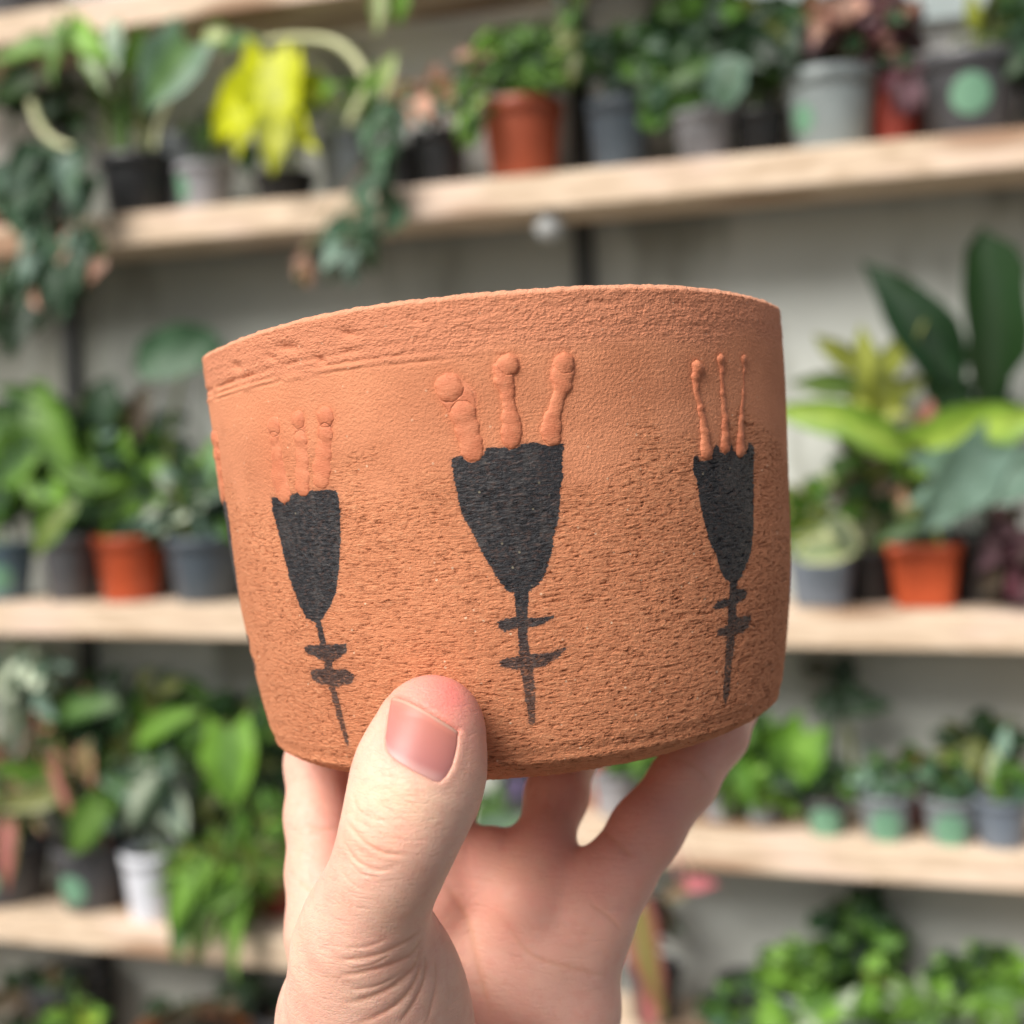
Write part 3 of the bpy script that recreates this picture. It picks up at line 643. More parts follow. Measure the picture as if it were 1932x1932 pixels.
def plain(name, rgb, rough=.5, var=.25, scale=30, spec=.5):
    m = N(name); o = m.obj(); n_ = m.ramp(m.noise(o, scale, 3), .35, .65)
    m.P(Base_Color=m.mix(n_, tuple(x * (1 - var) for x in rgb), tuple(min(1, x * (1 + var * .6)) for x in rgb)), Roughness=rough)
    m.p.inputs['Specular IOR Level'].default_value = spec; m.bump(m.noise(o, 220, 2), .1, .0006); return m.m
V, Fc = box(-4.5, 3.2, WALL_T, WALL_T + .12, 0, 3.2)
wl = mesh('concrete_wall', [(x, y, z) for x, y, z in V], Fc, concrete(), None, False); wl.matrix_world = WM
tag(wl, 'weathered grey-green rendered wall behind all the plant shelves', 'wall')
V = [(-40, -40, 0), (40, -40, 0), (40, 40, 0), (-40, 40, 0)]
gr = mesh('ground', V, [(0, 1, 2, 3)], plain('ground_concrete', (.11, .105, .095), .9, .2, 3), None, False); tag(gr, 'grey concrete ground', 'ground', kind='structure')

unit = empty('shelving_unit', WM, 'rough timber plank shelves on dark posts crowded with potted plants', 'shelves')
WOOD = wood()
def shelf_z(u, v): return at(u, v, 0)[1]
#        lower front edge seen at this frame point, from s to s
SH = {'s1': (shelf_z(966, -56), -4, 3), 's2': (shelf_z(966, 399), -4, 3), 's3': (shelf_z(966, 1214), -4, 3),
      'l4': (shelf_z(300, 1807), -4, at(1010, 1700, 0)[0]), 'r4': (shelf_z(1610, 1661), at(1040, 1600, 0)[0], 3),
      'l5': (shelf_z(300, 2230), -4, at(1010, 1700, 0)[0]), 'r5': (shelf_z(1610, 2075), at(1040, 1600, 0)[0], 3)}
for k, (z, s0, s1) in SH.items():
    V, Fc = box(s0, s1, 0, DEPTH, z, z + TH)
    o = mesh('shelf', [(x + hash_ * 0, y, zz) for (x, y, zz) in V for hash_ in (0,)], Fc, WOOD, unit, False)
    bv = o.modifiers.new('bevel', 'BEVEL'); bv.width = .003; bv.segments = 2
DARK = plain('dark_metal', (.035, .038, .036), .55)
for (u, v, top_) in ((150, 1000, 2.6), (1102, 520, 2.6)):
    s, z = at(u, v, DEPTH + .004)
    V, Fc = box(s - .012, s + .012, DEPTH + .001, WALL_T - .001, 0.02, top_)
    mesh('post', V, Fc, DARK, unit, False)

TOP = {k: v[0] + TH for k, v in SH.items()}
PM = {}
PC = {'black': (.020, .021, .023), 'charcoal': (.075, .076, .082), 'slate': (.070, .090, .110), 'grey': (.22, .245, .26), 'pale_grey': (.30, .30, .32), 'grey_green': (.26, .30, .30),
      'blue_grey': (.16, .19, .23), 'blue': (.10, .16, .21), 'terracotta_plastic': (.33, .070, .030), 'orange_plastic': (.46, .075, .022), 'red_plastic': (.24, .035, .022), 'ochre': (.28, .10, .035), 'white': (.74, .76, .82)}
for k, c in PC.items(): PM[k] = plain('plastic_' + k, c, .42, .12, 18)
SOIL = plain('potting_soil', (.035, .022, .014), .95, .5, 90)
STK = plain('mint_sticker', (.15, .31, .20), .5, .1, 90)
def leafmat():
    m = N('leaf'); o = m.obj(); at_ = m.n('Attribute', attribute_name='tint').outputs['Color']
    c = m.mix(m.math('MULTIPLY', m.ramp(m.noise(o, 45, 3), .4, .65), .22), at_, (.03, .07, .02))
    m.P(Base_Color=c, Roughness=.48); m.p.inputs['Specular IOR Level'].default_value = .35
    tr = m.n('BsdfTranslucent'); m.set(tr.inputs[0], m.mix(1.0, c, (1, 1, .6), 'MULTIPLY'))
    mx = m.n('MixShader'); mx.inputs[0].default_value = .28; m.set(mx.inputs[1], m.p.outputs[0]); m.set(mx.inputs[2], tr.outputs[0]); m.set(m.out.inputs[0], mx.outputs[0])
    return m.m
LEAF = leafmat()
STEMM = N('stem'); STEMM.P(Base_Color=STEMM.n('Attribute', attribute_name='tint').outputs['Color'], Roughness=.5); STEMM = STEMM.m

G_ = {'g': (.068, .165, .016), 'lg': (.17, .34, .040), 'dg': (.016, .052, .012), 'xd': (.012, .038, .014), 'bg': (.050, .115, .058), 'gb': (.17, .27, .21), 'lime': (.42, .60, .07), 'neon': (.66, .70, .010),
      'ol': (.13, .15, .035), 'yg': (.27, .30, .035), 'cr': (.62, .64, .36), 'pk': (.55, .13, .16), 'pe': (.52, .28, .20), 'bu': (.085, .018, .030), 'pu': (.15, .075, .095), 'wh': (.58, .66, .50), 'br': (.085, .055, .03), 'lil': (.30, .22, .50)}
PROFILE = {'heart': lambda t: np.where(t < .22, .72 + 1.27 * t, (1 - ((t - .22) / .78) ** 1.7)) , 'oval': lambda t: np.sin(np.pi * np.clip(t, 0, 1) ** .9) ** .7,
           'lance': lambda t: np.sin(np.pi * np.clip(t, 0, 1) ** .75) ** .9, 'paddle': lambda t: np.minimum(1, t * 3 + .25) * (1 - np.clip((t - .7) / .3, 0, 1) ** 2.6 * .9), 'strap': lambda t: np.minimum(1, 6 * (1 - t)) * .9 + .1, 'round': lambda t: np.sqrt(np.clip(1 - (2 * t - 1) ** 2, 0, 1))}
class Tissue:
    def __init__(s): s.V, s.F, s.C, s.n = [], [], [], 0
    def add(s, V, F_, C): s.V.append(V); s.F.append(np.array(F_) + s.n); s.C.append(C); s.n += len(V)
    def build(s, name, mat, root):
        if not s.n: return
        inv = np.linalg.inv(np.array(root.matrix_world)); V = np.concatenate(s.V); V = V @ inv[:3, :3].T + inv[:3, 3]
        mesh(name, V, np.concatenate(s.F), mat, root, cols=np.clip(np.concatenate(s.C), 0, 1))
def leaf(ts, base, L, Wd, ang, shape, c_in, c_out, rng, tilt=None, droop=None):
    """base world point, ang in degrees in the wall plane, tilt towards the viewer"""
    nL, a = 9, D2R(ang); tilt = rng.uniform(-.5, .6) if tilt is None else tilt; droop = rng.uniform(.15, .6) if droop is None else droop
    d = (math.cos(a) * S_ + math.sin(a) * Z_) * math.cos(tilt) - T_ * math.sin(tilt)
    roll = rng.uniform(-.5, .5); nrm = -T_ * math.cos(tilt) - (math.cos(a) * S_ + math.sin(a) * Z_) * math.sin(tilt); side = np.cross(d, nrm)
    side, nrm = side * math.cos(roll) + nrm * math.sin(roll), nrm * math.cos(roll) - side * math.sin(roll)
    t = np.linspace(0, 1, nL); wv = PROFILE[shape](t) * Wd / 2; wv[-1] = max(wv[-1], 0) * .25
    mid = base + np.outer(t * L, d) - np.outer(t ** 2 * L * droop * .55, Z_) * (1 if abs(math.cos(a)) > .2 else .3) + np.outer(np.sin(t * 3) * L * .08, nrm)
    V, C = [], []; back = -.22 * L if shape == 'heart' else 0
    br = rng.uniform(.62, 1.5); ci, co = np.array(c_in) * br, np.array(c_out) * br
    for i in range(nL):
        for j, x in enumerate((-1, -.55, 0, .55, 1)):
            p = mid[i] + side * wv[i] * x - nrm * (abs(x) ** 1.5) * wv[i] * -.28 + nrm * .06 * Wd * math.sin(i * 1.7 + x * 3)
            if back and i == 0: p = p + d * back * abs(x) * 1.0
            V.append(p); C.append(ci * (1 - abs(x)) + co * abs(x) if j != 2 else ci * 1.0 + .03)
    F_ = [(i*5+j, i*5+j+1, i*5+j+6, i*5+j+5) for i in range(nL - 1) for j in range(4)]
    ts.add(np.array(V), F_, np.array(C))
def tube(ts, pts, r0, r1, c, n=5):
    pts = np.array(pts); V = []; m = len(pts)
    for i, p in enumerate(pts):
        d = pts[min(i+1, m-1)] - pts[max(i-1, 0)]; d /= np.linalg.norm(d) + 1e-9
        a = np.cross(d, T_ + .01); a /= np.linalg.norm(a); b = np.cross(d, a); r = r0 + (r1 - r0) * i / (m - 1)
        for k in range(n): V.append(p + r * (math.cos(k * 2 * math.pi / n) * a + math.sin(k * 2 * math.pi / n) * b))
    F_ = [(i*n+k, i*n+(k+1) % n, i*n+n+(k+1) % n, i*n+n+k) for i in range(m - 1) for k in range(n)]
    ts.add(np.array(V), F_, np.tile(np.array(c), (len(V), 1)))
def curve(a, b, bulge, n=9):
    a, b = np.array(a), np.array(b); t = np.linspace(0, 1, n)[:, None]; c = np.array([a[0] * .75 + b[0] * .25, a[1] * .75 + b[1] * .25, max(a[2], b[2]) + bulge])
    return (1 - t) ** 2 * a + 2 * t * (1 - t) * c + t * t * b
def plant(shelf, u, wd, ht, colour, label, leaves=(), clusters=(), stems=(), stick=None, t=.07, square=False, cat='potted plant', group='potted plants on the timber shelves', seed=0, vis_v=None, sleeve=False):
    """u: centre on the frame, wd/ht: pot width and height in frame units, converted to metres at its own distance.
    leaves: (u, v, length, width, angle, shape, inner, outer[, t]); clusters: (u, v, ru, rv, n, length, width, shape, colours, angle spread, t)"""
    rng = np.random.default_rng(1000 + seed + int(abs(u) * 7) + int(TOP[shelf] * 100))
    v0 = 300
    for _ in range(4):          # frame height of the shelf top at this u
        s, z = at(u, v0, t); v0 += (z - TOP[shelf]) / pxm(u, v0, t)
    k = pxm(u, v0, t); s = at(u, v0, t)[0]; R = wd * k / 2; Hh = ht * k; z0 = TOP[shelf]
    root = empty('potted_plant', Matrix(((S_[0], T_[0], 0, W(s, t, z0)[0]), (S_[1], T_[1], 0, W(s, t, z0)[1]), (0, 0, 1, z0 + .0005), (0, 0, 0, 1))), label, cat, group)
    root.matrix_world = root.matrix_world.copy(); bpy.context.view_layer.update()
    n = 36; rb = R * .76; prf = [(0, .0), (rb * .96, 0), (rb, .003), (R * .93, Hh * .80), (R * .935, Hh * .815), (R, Hh * .82), (R, Hh * .99), (R * .985, Hh), (R * .93, Hh), (R * .90, Hh * .88), (0, Hh * .87)]
    th = np.linspace(0, 2 * np.pi, n, False); q = 1.0
    if square: q = 1 / np.maximum(np.abs(np.cos(th)), np.abs(np.sin(th))) ** .85 * .86
    V = np.concatenate([np.stack([r * q * np.cos(th), r * q * np.sin(th), 0 * th + z], 1) for r, z in prf])
    i = np.arange(len(prf) - 1)[:, None] * n; j = np.arange(n)[None]; Fq = np.stack([i + j, i + (j + 1) % n, i + n + (j + 1) % n, i + n + j], -1).reshape(-1, 4)
    pot_ = mesh('plant_pot', V, Fq, PM[colour], root)
    V = np.concatenate([np.stack([r * q * np.cos(th), r * q * np.sin(th), 0 * th + Hh * .90 + zz], 1) for r, zz in ((R * .90, -.002), (R * .5, .003), (0.0001, .002))])
    i = np.arange(2)[:, None] * n; Fq = np.stack([i + j, i + (j + 1) % n, i + n + (j + 1) % n, i + n + j], -1).reshape(-1, 4); mesh('soil', V, Fq, SOIL, root)
    if stick:                   # round sticker wrapped on the pot wall
        du, dv, rs = stick; rs *= k; phi0 = -math.pi / 2 + math.asin(max(-.9, min(.9, du * k / R))); zc = Hh * .42 + dv * k
        g, h = np.meshgrid(np.linspace(0, 1, 7), np.linspace(0, 2 * np.pi, 28, False), indexing='ij'); x = g * rs * np.cos(h); zz = zc + g * rs * np.sin(h)
        rr_ = rb + (R * .93 - rb) * np.clip(zz / (Hh * .8), 0, 1.05) + .0008; ph = phi0 + x / rr_
        V = np.stack([rr_ * np.cos(ph), rr_ * np.sin(ph), zz], -1).reshape(-1, 3); i = np.arange(6)[:, None] * 28; j2 = np.arange(28)[None]
        mesh('sticker', V, np.stack([i + j2, i + (j2 + 1) % 28, i + 28 + (j2 + 1) % 28, i + 28 + j2], -1).reshape(-1, 4), STK, pot_)
    fo, st = Tissue(), Tissue(); topc = W(s, t, z0 + Hh * .9)
    def put(u_, v_, L, Wd_, ang, shape, ci, co, t_, stem=True, tilt=None, droop=None):
        # (u_, v_) is the middle of the blade
        kk = pxm(u_, v_, t_); s1, z1 = at(u_, v_, t_); Lm, Wm = L * kk, Wd_ * kk
        b = W(s1, t_, z1) - .5 * Lm * (math.cos(D2R(ang)) * S_ + math.sin(D2R(ang)) * Z_)
        leaf(fo, b, Lm, Wm, ang, shape, ci, co, rng, tilt, droop)
        if stem:
            a = topc + S_ * rng.uniform(-.5, .5) * R + T_ * rng.uniform(-.4, .4) * R
            tube(st, curve(a, b, .01 if b[2] > a[2] else .03), .0016, .0010, np.array(ci) * .8 + .02)
    for lf in leaves:
        u_, v_, L, Wd_, ang, shape, ci, co = lf[:8]; put(u_, v_, L, Wd_, ang, shape, G_[ci], G_[co], lf[8] if len(lf) > 8 else t - .03, droop=.15, tilt=rng.uniform(-.15, .25))
    for (cu, cv, ru, rv, nn, L, Wd_, shape, cs, spread, tc) in clusters:
        for i_ in range(int(nn * 1.45)):
            r_ = math.sqrt(rng.uniform()); a_ = rng.uniform(0, 2 * math.pi); u_, v_ = cu + ru * r_ * math.cos(a_), cv + rv * r_ * math.sin(a_)
            out = math.degrees(math.atan2(-(v_ - cv) * .7 + rv * .25, (u_ - cu) + 1e-3)) if spread is None else spread[0]
            ang = out + rng.normal(0, 28 if spread is None else spread[1]); c_ = cs[rng.integers(len(cs))]; ci, co = (c_ if isinstance(c_, tuple) else (c_, c_))
            sz = rng.uniform(.5, 1.15); put(u_, v_, L * sz, Wd_ * sz, ang, shape, G_[ci], G_[co], tc + rng.uniform(-.035, .045) if tc > .0 else tc + rng.uniform(-.02, .01), stem=(i_ % 3 == 0))
    for pts, r_, cc, tt in stems:
        P = []
        for (u_, v_) in smooth_line(pts, 20): s1, z1 = at(u_, v_, tt); P.append(W(s1, tt, z1))
        tube(st, P, r_ * k, r_ * k * .7, G_[cc], 7)
    fo.build('foliage', LEAF, root); st.build('stem', STEMM, root)
    if sleeve: return root, (s, t, z0, R, Hh, k)
    return root
PL = plant
# --- shelf at the top edge of the frame
PL('s1', 40, 130, 120, 'charcoal', 'charcoal pot on the topmost shelf, its base at the top left corner', clusters=[(60, -160, 80, 60, 24, 60, 36, 'heart', ['g', 'dg'], None, .06)])
PL('s1', 730, 120, 110, 'black', 'pothos on the topmost shelf with one cream leaf dangling over the edge', leaves=[(715, 32, 74, 34, 268, 'heart', 'cr', 'lg', -.02), (752, 14, 60, 36, 250, 'heart', 'lg', 'g', -.02), (735, -60, 60, 36, 265, 'heart', 'g', 'g', -.02)], clusters=[(720, -220, 80, 60, 24, 60, 36, 'heart', ['g', 'cr'], None, .06)])
PL('s1', 1075, 120, 110, 'black', 'vine on the topmost shelf hanging a thin green strand above the fern', clusters=[(1080, 60, 24, 90, 16, 48, 24, 'heart', ['g', 'ol', 'dg'], (270, 40), -.02), (1075, -220, 70, 60, 20, 60, 36, 'heart', ['g', 'dg'], None, .06)])
# --- second shelf, left to right
PL('s2', -8, 90, 118, 'red_plastic', 'dusty green trailing plant in a red pot at the left frame edge', clusters=[(95, 420, 90, 150, 30, 82, 46, 'lance', ['bg', 'bg', 'gb', 'dg'], (250, 35), -.03), (50, 340, 90, 50, 18, 90, 46, 'lance', ['dg', 'xd', 'bg'], (230, 60), .02), (120, 520, 70, 60, 10, 70, 40, 'lance', ['gb', 'bg', 'pe'], (260, 35), -.03), (20, 590, 70, 60, 9, 90, 40, 'lance', ['xd', 'dg'], (220, 40), .0)])
PL('s2', 265, 142, 118, 'black', 'arrowhead-leaved plant with tall pale stems in a plain black pot', leaves=[(55, 105, 150, 62, 188, 'heart', 'lg', 'g', .0), (118, 108, 120, 56, 262, 'heart', 'lg', 'g', .0), (172, 82, 120, 56, 320, 'heart', 'lg', 'lg', .0), (180, 125, 90, 40, 290, 'heart', 'wh', 'lg', .0), (222, 66, 95, 66, 95, 'heart', 'gb', 'wh', .0), (262, 90, 120, 40, 60, 'lance', 'lg', 'g', .0), (318, 150, 150, 118, 235, 'heart', 'g', 'gb', .0), (300, 110, 80, 60, 60, 'heart', 'g', 'bg'), (20, 160, 110, 60, 200, 'heart', 'dg', 'g')],
   clusters=[(150, 200, 140, 50, 14, 70, 40, 'heart', ['dg', 'xd', 'g'], None, .10)], stems=[([(60, 190), (75, 235), (100, 265), (140, 282)], 9, 'cr', .02), ([(200, 280), (195, 200), (175, 140)], 5, 'ol', .05), ([(235, 280), (230, 180), (205, 110)], 8, 'g', .05), ([(270, 280), (262, 190), (245, 110)], 8, 'ol', .05), ([(292, 280), (298, 235), (320, 190)], 5, 'cr', .05)])
PL('s2', 390, 112, 92, 'pale_grey', 'pale grey pot with a mint sticker, between the black pot and the neon plant', clusters=[(395, 245, 50, 26, 10, 44, 24, 'heart', ['dg', 'g'], None, .08)], stick=(-34, 8, 26))
PL('s2', 352, 100, 160, 'grey', 'tall grey pot standing behind the pale grey one', t=.115, clusters=[(400, 225, 40, 20, 6, 44, 24, 'heart', ['dg'], None, .11)])
PL('s2', 540, 118, 62, 'black', 'neon yellow-leaved plant in a low black pot', leaves=[(445, 200, 150, 86, 222, 'heart', 'neon', 'neon', -.01), (480, 150, 110, 80, 150, 'heart', 'neon', 'neon', .0), (500, 190, 160, 110, 262, 'heart', 'neon', 'neon', -.005), (470, 240, 110, 80, 240, 'heart', 'neon', 'neon', -.012), (545, 200, 150, 110, 275, 'heart', 'neon', 'neon', -.01), (530, 270, 130, 92, 262, 'heart', 'neon', 'yg', -.02), (572, 230, 130, 74, 305, 'heart', 'neon', 'neon', -.01), (520, 135, 90, 60, 80, 'heart', 'neon', 'neon', .01), (590, 185, 100, 56, 345, 'heart', 'yg', 'neon', .01), (580, 150, 90, 44, 20, 'heart', 'yg', 'neon', .02), (425, 235, 80, 60, 255, 'heart', 'neon', 'neon', .0), (470, 300, 60, 50, 260, 'lance', 'bg', 'dg', .0)], clusters=[(545, 165, 60, 40, 10, 60, 30, 'heart', ['g', 'yg', 'dg'], None, .05)])
PL('s2', 660, 108, 122, 'grey', 'grey pot whose cream stem arches left to a pale bud', leaves=[(408, 62, 56, 46, 160, 'round', 'cr', 'lg', .02), (462, 80, 90, 44, 0, 'heart', 'g', 'bg', .02), (620, 180, 90, 56, 30, 'heart', 'lg', 'g', .02), (700, 150, 90, 36, 60, 'heart', 'lg', 'g', .03), (590, 155, 70, 40, 10, 'heart', 'g', 'lg', .03), (735, 130, 80, 40, 60, 'heart', 'lg', 'cr', .03)], clusters=[(690, 190, 50, 45, 18, 50, 24, 'heart', ['lg', 'g', 'cr'], None, .06)], stems=[([(660, 235), (690, 150), (640, 85), (560, 72), (500, 78)], 10, 'cr', .03), ([(430, 70), (440, 100), (442, 130)], 5, 'bg', .03)], stick=None)
PL('s2', 752, 92, 95, 'charcoal', 'blue-green vine in a charcoal pot, hanging down in front of the shelf', t=.085, clusters=[(735, 260, 34, 60, 9, 66, 40, 'lance', ['bg', 'dg', 'bg'], (240, 45), .01), (715, 350, 30, 70, 8, 66, 40, 'lance', ['bg', 'bg', 'dg'], (250, 40), -.025), (690, 425, 66, 30, 7, 66, 40, 'lance', ['bg', 'bg'], (200, 60), -.03), (655, 490, 60, 45, 6, 64, 40, 'lance', ['bg', 'gb', 'dg'], (250, 40), -.03), (560, 490, 30, 36, 4, 50, 26, 'lance', ['pe', 'ol'], (250, 50), -.02)], stems=[([(735, 270), (720, 350), (700, 420), (640, 500)], 3, 'bg', -.02), ([(720, 380), (650, 410), (580, 470), (560, 520)], 2.5, 'ol', -.02)])
PL('s2', 832, 110, 112, 'black', 'black pot with pinkish-beige dry-looking leaves, left of the fern', clusters=[(795, 175, 66, 46, 26, 58, 28, 'oval', ['pe', 'pe', 'ol', 'gb'], None, .06)])
PL('s2', 990, 158, 152, 'terracotta_plastic', 'bushy green fern in a terracotta-coloured pot', clusters=[(1000, 108, 125, 56, 230, 62, 13, 'lance', ['g', 'g', 'dg', 'lg'], None, .05), (885, 195, 26, 66, 26, 62, 14, 'lance', ['g', 'lg', 'dg'], (235, 30), .0), (900, 120, 30, 40, 5, 50, 26, 'lance', ['pe'], None, .03)])
PL('s2', 1172, 126, 138, 'slate', 'dark slate pot with small drooping leaves, right of the fern', clusters=[(1185, 95, 95, 55, 60, 54, 28, 'oval', ['dg', 'g', 'bg'], None, .06), (1235, 215, 22, 45, 9, 55, 34, 'oval', ['bg', 'g'], (260, 30), .0)], stems=[([(1160, 160), (1100, 90), (1060, 40)], 3, 'g', .05)])
PL('s2', 1330, 116, 104, 'pale_grey', 'lilac-grey pot with one round glossy leaf, beside a black pot', leaves=[(1376, 150, 95, 88, 250, 'round', 'bg', 'gb', -.01), (1300, 140, 110, 60, 200, 'oval', 'g', 'dg', .0), (1290, 185, 100, 44, 180, 'oval', 'g', 'dg', .0)], clusters=[(1320, 55, 105, 62, 46, 76, 44, 'oval', ['dg', 'g', 'xd', 'bg'], None, .07)])
PL('s2', 1436, 100, 98, 'black', 'small black pot hidden under dark broad leaves', t=.08, clusters=[(1430, 75, 80, 70, 40, 80, 46, 'oval', ['dg', 'xd', 'g', 'ol'], None, .07)])
PL('s2', 1570, 176, 152, 'grey_green', 'large grey-green pot with a faint sticker, left of the small red pot', leaves=[(1470, 110, 110, 50, 190, 'oval', 'g', 'g')], clusters=[(1500, 55, 70, 60, 34, 70, 40, 'oval', ['dg', 'ol', 'g', 'xd'], None, .06), (1570, 36, 60, 40, 9, 62, 50, 'oval', ['pe', 'pe', 'bu', 'bu'], None, .02)], stick=(-58, 0, 26))
PL('s2', 1693, 112, 135, 'red_plastic', 'burgundy-leaved plant with pink patches in a small dark red pot', t=.09, clusters=[(1640, 50, 100, 74, 110, 50, 34, 'oval', ['bu', 'bu', ('pu', 'bu'), ('pe', 'bu'), 'dg'], None, .06), (1705, 160, 30, 46, 16, 50, 30, 'oval', ['bu', 'pu'], (265, 30), .01)])
PL('s2', 1828, 196, 156, 'charcoal', 'wide charcoal pot with a round mint sticker at the right end of the shelf', clusters=[(1890, 30, 60, 55, 26, 70, 26, 'lance', ['ol', 'yg', 'g', 'dg'], (80, 40), .07)], stick=(2, 10, 37), stems=[([(1850, 100), (1860, 40), (1880, -40)], 6, 'ol', .07)])
PL('s2', 1975, 110, 140, 'black', 'black pot cut by the right frame edge on the upper shelf', clusters=[(1940, 60, 40, 80, 20, 60, 40, 'oval', ['bg', 'dg'], None, .06)])
# --- third shelf
PL('s3', 12, 116, 104, 'blue', 'blue-grey pot at the left frame edge with a mint sticker', stick=(24, 0, 26), clusters=[(10, 900, 60, 90, 30, 90, 50, 'oval', ['g', 'dg', 'lg'], None, .05)])
PL('s3', 140, 114, 124, 'charcoal', 'charcoal pot full of arching broad green leaves, left of the orange pot', leaves=[(40, 790, 230, 90, 165, 'oval', 'g', 'bg'), (110, 800, 200, 90, 300, 'oval', 'lg', 'g'), (30, 860, 160, 90, 215, 'oval', 'bg', 'lg'), (60, 740, 190, 40, 160, 'lance', 'g', 'dg'), (150, 880, 150, 70, 330, 'oval', 'g', 'lg'), (20, 945, 140, 70, 240, 'oval', 'g', 'g'), (110, 990, 130, 60, 225, 'oval', 'ol', 'g', -.01)], clusters=[(110, 880, 130, 120, 90, 70, 34, 'oval', ['g', 'dg', 'xd', 'lg', 'gb'], None, .08)])
PL('s3', 250, 132, 122, 'orange_plastic', 'bright orange plastic pot on the middle shelf, left of the held pot', leaves=[(250, 930, 150, 70, 30, 'oval', 'g', 'lg'), (200, 760, 110, 80, 80, 'oval', 'bg', 'dg')], clusters=[(250, 900, 120, 110, 90, 66, 32, 'oval', ['g', 'lg', 'dg', 'bg', 'xd'], None, .07), (240, 800, 90, 60, 18, 90, 50, 'oval', ['dg', 'xd', 'ol'], None, .1)])
PL('s3', 392, 146, 122, 'slate', 'slate pot beside the orange pot with a single dark round leaf on a tall stalk', leaves=[(345, 665, 180, 100, 186, 'round', 'bg', 'bg', .0), (272, 785, 120, 44, 262, 'lance', 'br', 'br', .02), (400, 920, 130, 60, 20, 'oval', 'g', 'gb'), (360, 970, 140, 60, 225, 'oval', 'gb', 'g'), (420, 860, 110, 60, 60, 'oval', 'gb', 'lg')], clusters=[(370, 940, 100, 80, 60, 70, 34, 'oval', ['g', 'wh', 'gb', 'dg', 'xd'], None, .06)], stems=[([(350, 1010), (318, 850), (345, 700)], 4, 'ol', .03)])
PL('s3', 660, 150, 120, 'black', 'leafy plant hidden behind the held pot on the middle shelf', clusters=[(480, 880, 60, 100, 14, 90, 50, 'oval', ['g', 'gb'], None, .06), (680, 900, 120, 90, 24, 90, 46, 'oval', ['g', 'dg'], None, .06)])
PL('s3', 1552, 152, 116, 'blue_grey', 'blue-grey square pot with cream-variegated leaves', square=True, leaves=[(1545, 985, 110, 62, 20, 'oval', 'g', 'cr'), (1560, 1040, 120, 60, 10, 'oval', 'g', 'cr', -.01), (1590, 1010, 90, 50, 300, 'oval', 'bg', 'cr', -.01), (1510, 1010, 90, 50, 230, 'oval', 'yg', 'g')], clusters=[(1540, 970, 80, 70, 30, 70, 34, 'oval', [('g', 'cr'), ('dg', 'yg'), 'g', 'ol'], None, .05)])
PL('s3', 1745, 162, 118, 'orange_plastic', 'caladium with lime and silver leaves in a bright orange square pot', square=True, leaves=[(1575, 785, 250, 70, 163, 'oval', 'lime', 'lg', -.01), (1655, 820, 150, 66, 335, 'oval', 'lime', 'lg', -.02), (1870, 800, 240, 120, 20, 'heart', 'lime', 'lg', .0), (1905, 885, 270, 130, 5, 'heart', 'gb', 'gb', -.02), (1795, 920, 190, 125, 228, 'heart', 'gb', 'gb', -.03), (1700, 1000, 110, 40, 200, 'oval', 'g', 'dg', .0), (1750, 790, 80, 46, 80, 'oval', 'pk', 'ol', .02)],
   clusters=[(1670, 880, 110, 90, 30, 90, 46, 'oval', ['ol', 'g', 'dg', 'br'], None, .07), (1690, 960, 60, 50, 10, 60, 34, 'oval', ['br', 'pe', 'dg'], None, .06)])
PL('s3', 1640, 120, 100, 'black', 'yellow-green pointed rosette in a black pot behind the orange square pot', t=.105, leaves=[(1640, 690, 170, 60, 100, 'lance', 'yg', 'ol', .06), (1590, 660, 140, 50, 140, 'lance', 'yg', 'ol', .06), (1700, 660, 170, 50, 55, 'lance', 'yg', 'ol', .06), (1560, 720, 140, 50, 170, 'lance', 'lg', 'ol', .06), (1660, 740, 150, 70, 90, 'lance', 'yg', 'yg', .05), (1700, 730, 120, 46, 30, 'lance', 'ol', 'ol', .06)], clusters=[(1630, 760, 70, 50, 16, 80, 36, 'lance', ['yg', 'ol', 'g'], None, .08)])
PL('s3', 1850, 130, 130, 'black', 'tall plant with upright dark green paddle leaves behind the silver leaves', t=.105, leaves=[(1858, 590, 330, 128, 92, 'paddle', 'dg', 'dg', .06), (1718, 605, 330, 118, 122, 'lance', 'xd', 'xd', .065), (1780, 690, 230, 80, 110, 'lance', 'bg', 'xd', .085)], clusters=[(1850, 780, 70, 80, 14, 110, 50, 'oval', ['dg', 'xd'], (90, 40), .1)])
PL('s3', 1930, 110, 112, 'black', 'purple-leaved plant in a black pot at the right frame edge', clusters=[(1905, 1040, 48, 95, 44, 50, 32, 'oval', ['pu', 'pu', 'bu', 'br'], None, .03)])
# --- lower left shelf
PL('l4', 22, 160, 118, 'charcoal', 'charcoal pot with a mint sticker at the left frame edge, under pink and green leaves', stick=(-4, 6, 30), t=.06, leaves=[(60, 1500, 150, 56, 195, 'heart', 'yg', 'cr'), (130, 1500, 120, 44, 300, 'heart', 'pk', 'g', .02), (20, 1620, 120, 50, 270, 'heart', 'pk', 'ol', .0), (40, 1440, 120, 60, 170, 'heart', 'lg', 'g')], clusters=[(50, 1440, 110, 120, 90, 62, 34, 'heart', ['g', 'dg', ('pk', 'g'), 'ol', 'bg'], None, .07), (40, 1280, 90, 60, 36, 56, 30, 'oval', ['wh', 'wh', 'gb', 'bg'], None, .06)])
PL('l4', 180, 148, 118, 'charcoal', 'charcoal pot with a mint sticker standing next to the white pot', stick=(-6, -4, 29), t=.065, leaves=[(162, 1565, 120, 84, 230, 'heart', 'lg', 'g', .0), (150, 1340, 190, 60, 190, 'oval', 'g', 'dg', .05), (170, 1420, 80, 60, 70, 'heart', 'ol', 'pe', .04)], clusters=[(180, 1430, 100, 130, 80, 62, 34, 'heart', ['g', 'dg', 'ol', 'xd', 'gb', ('pk', 'ol')], None, .08)])
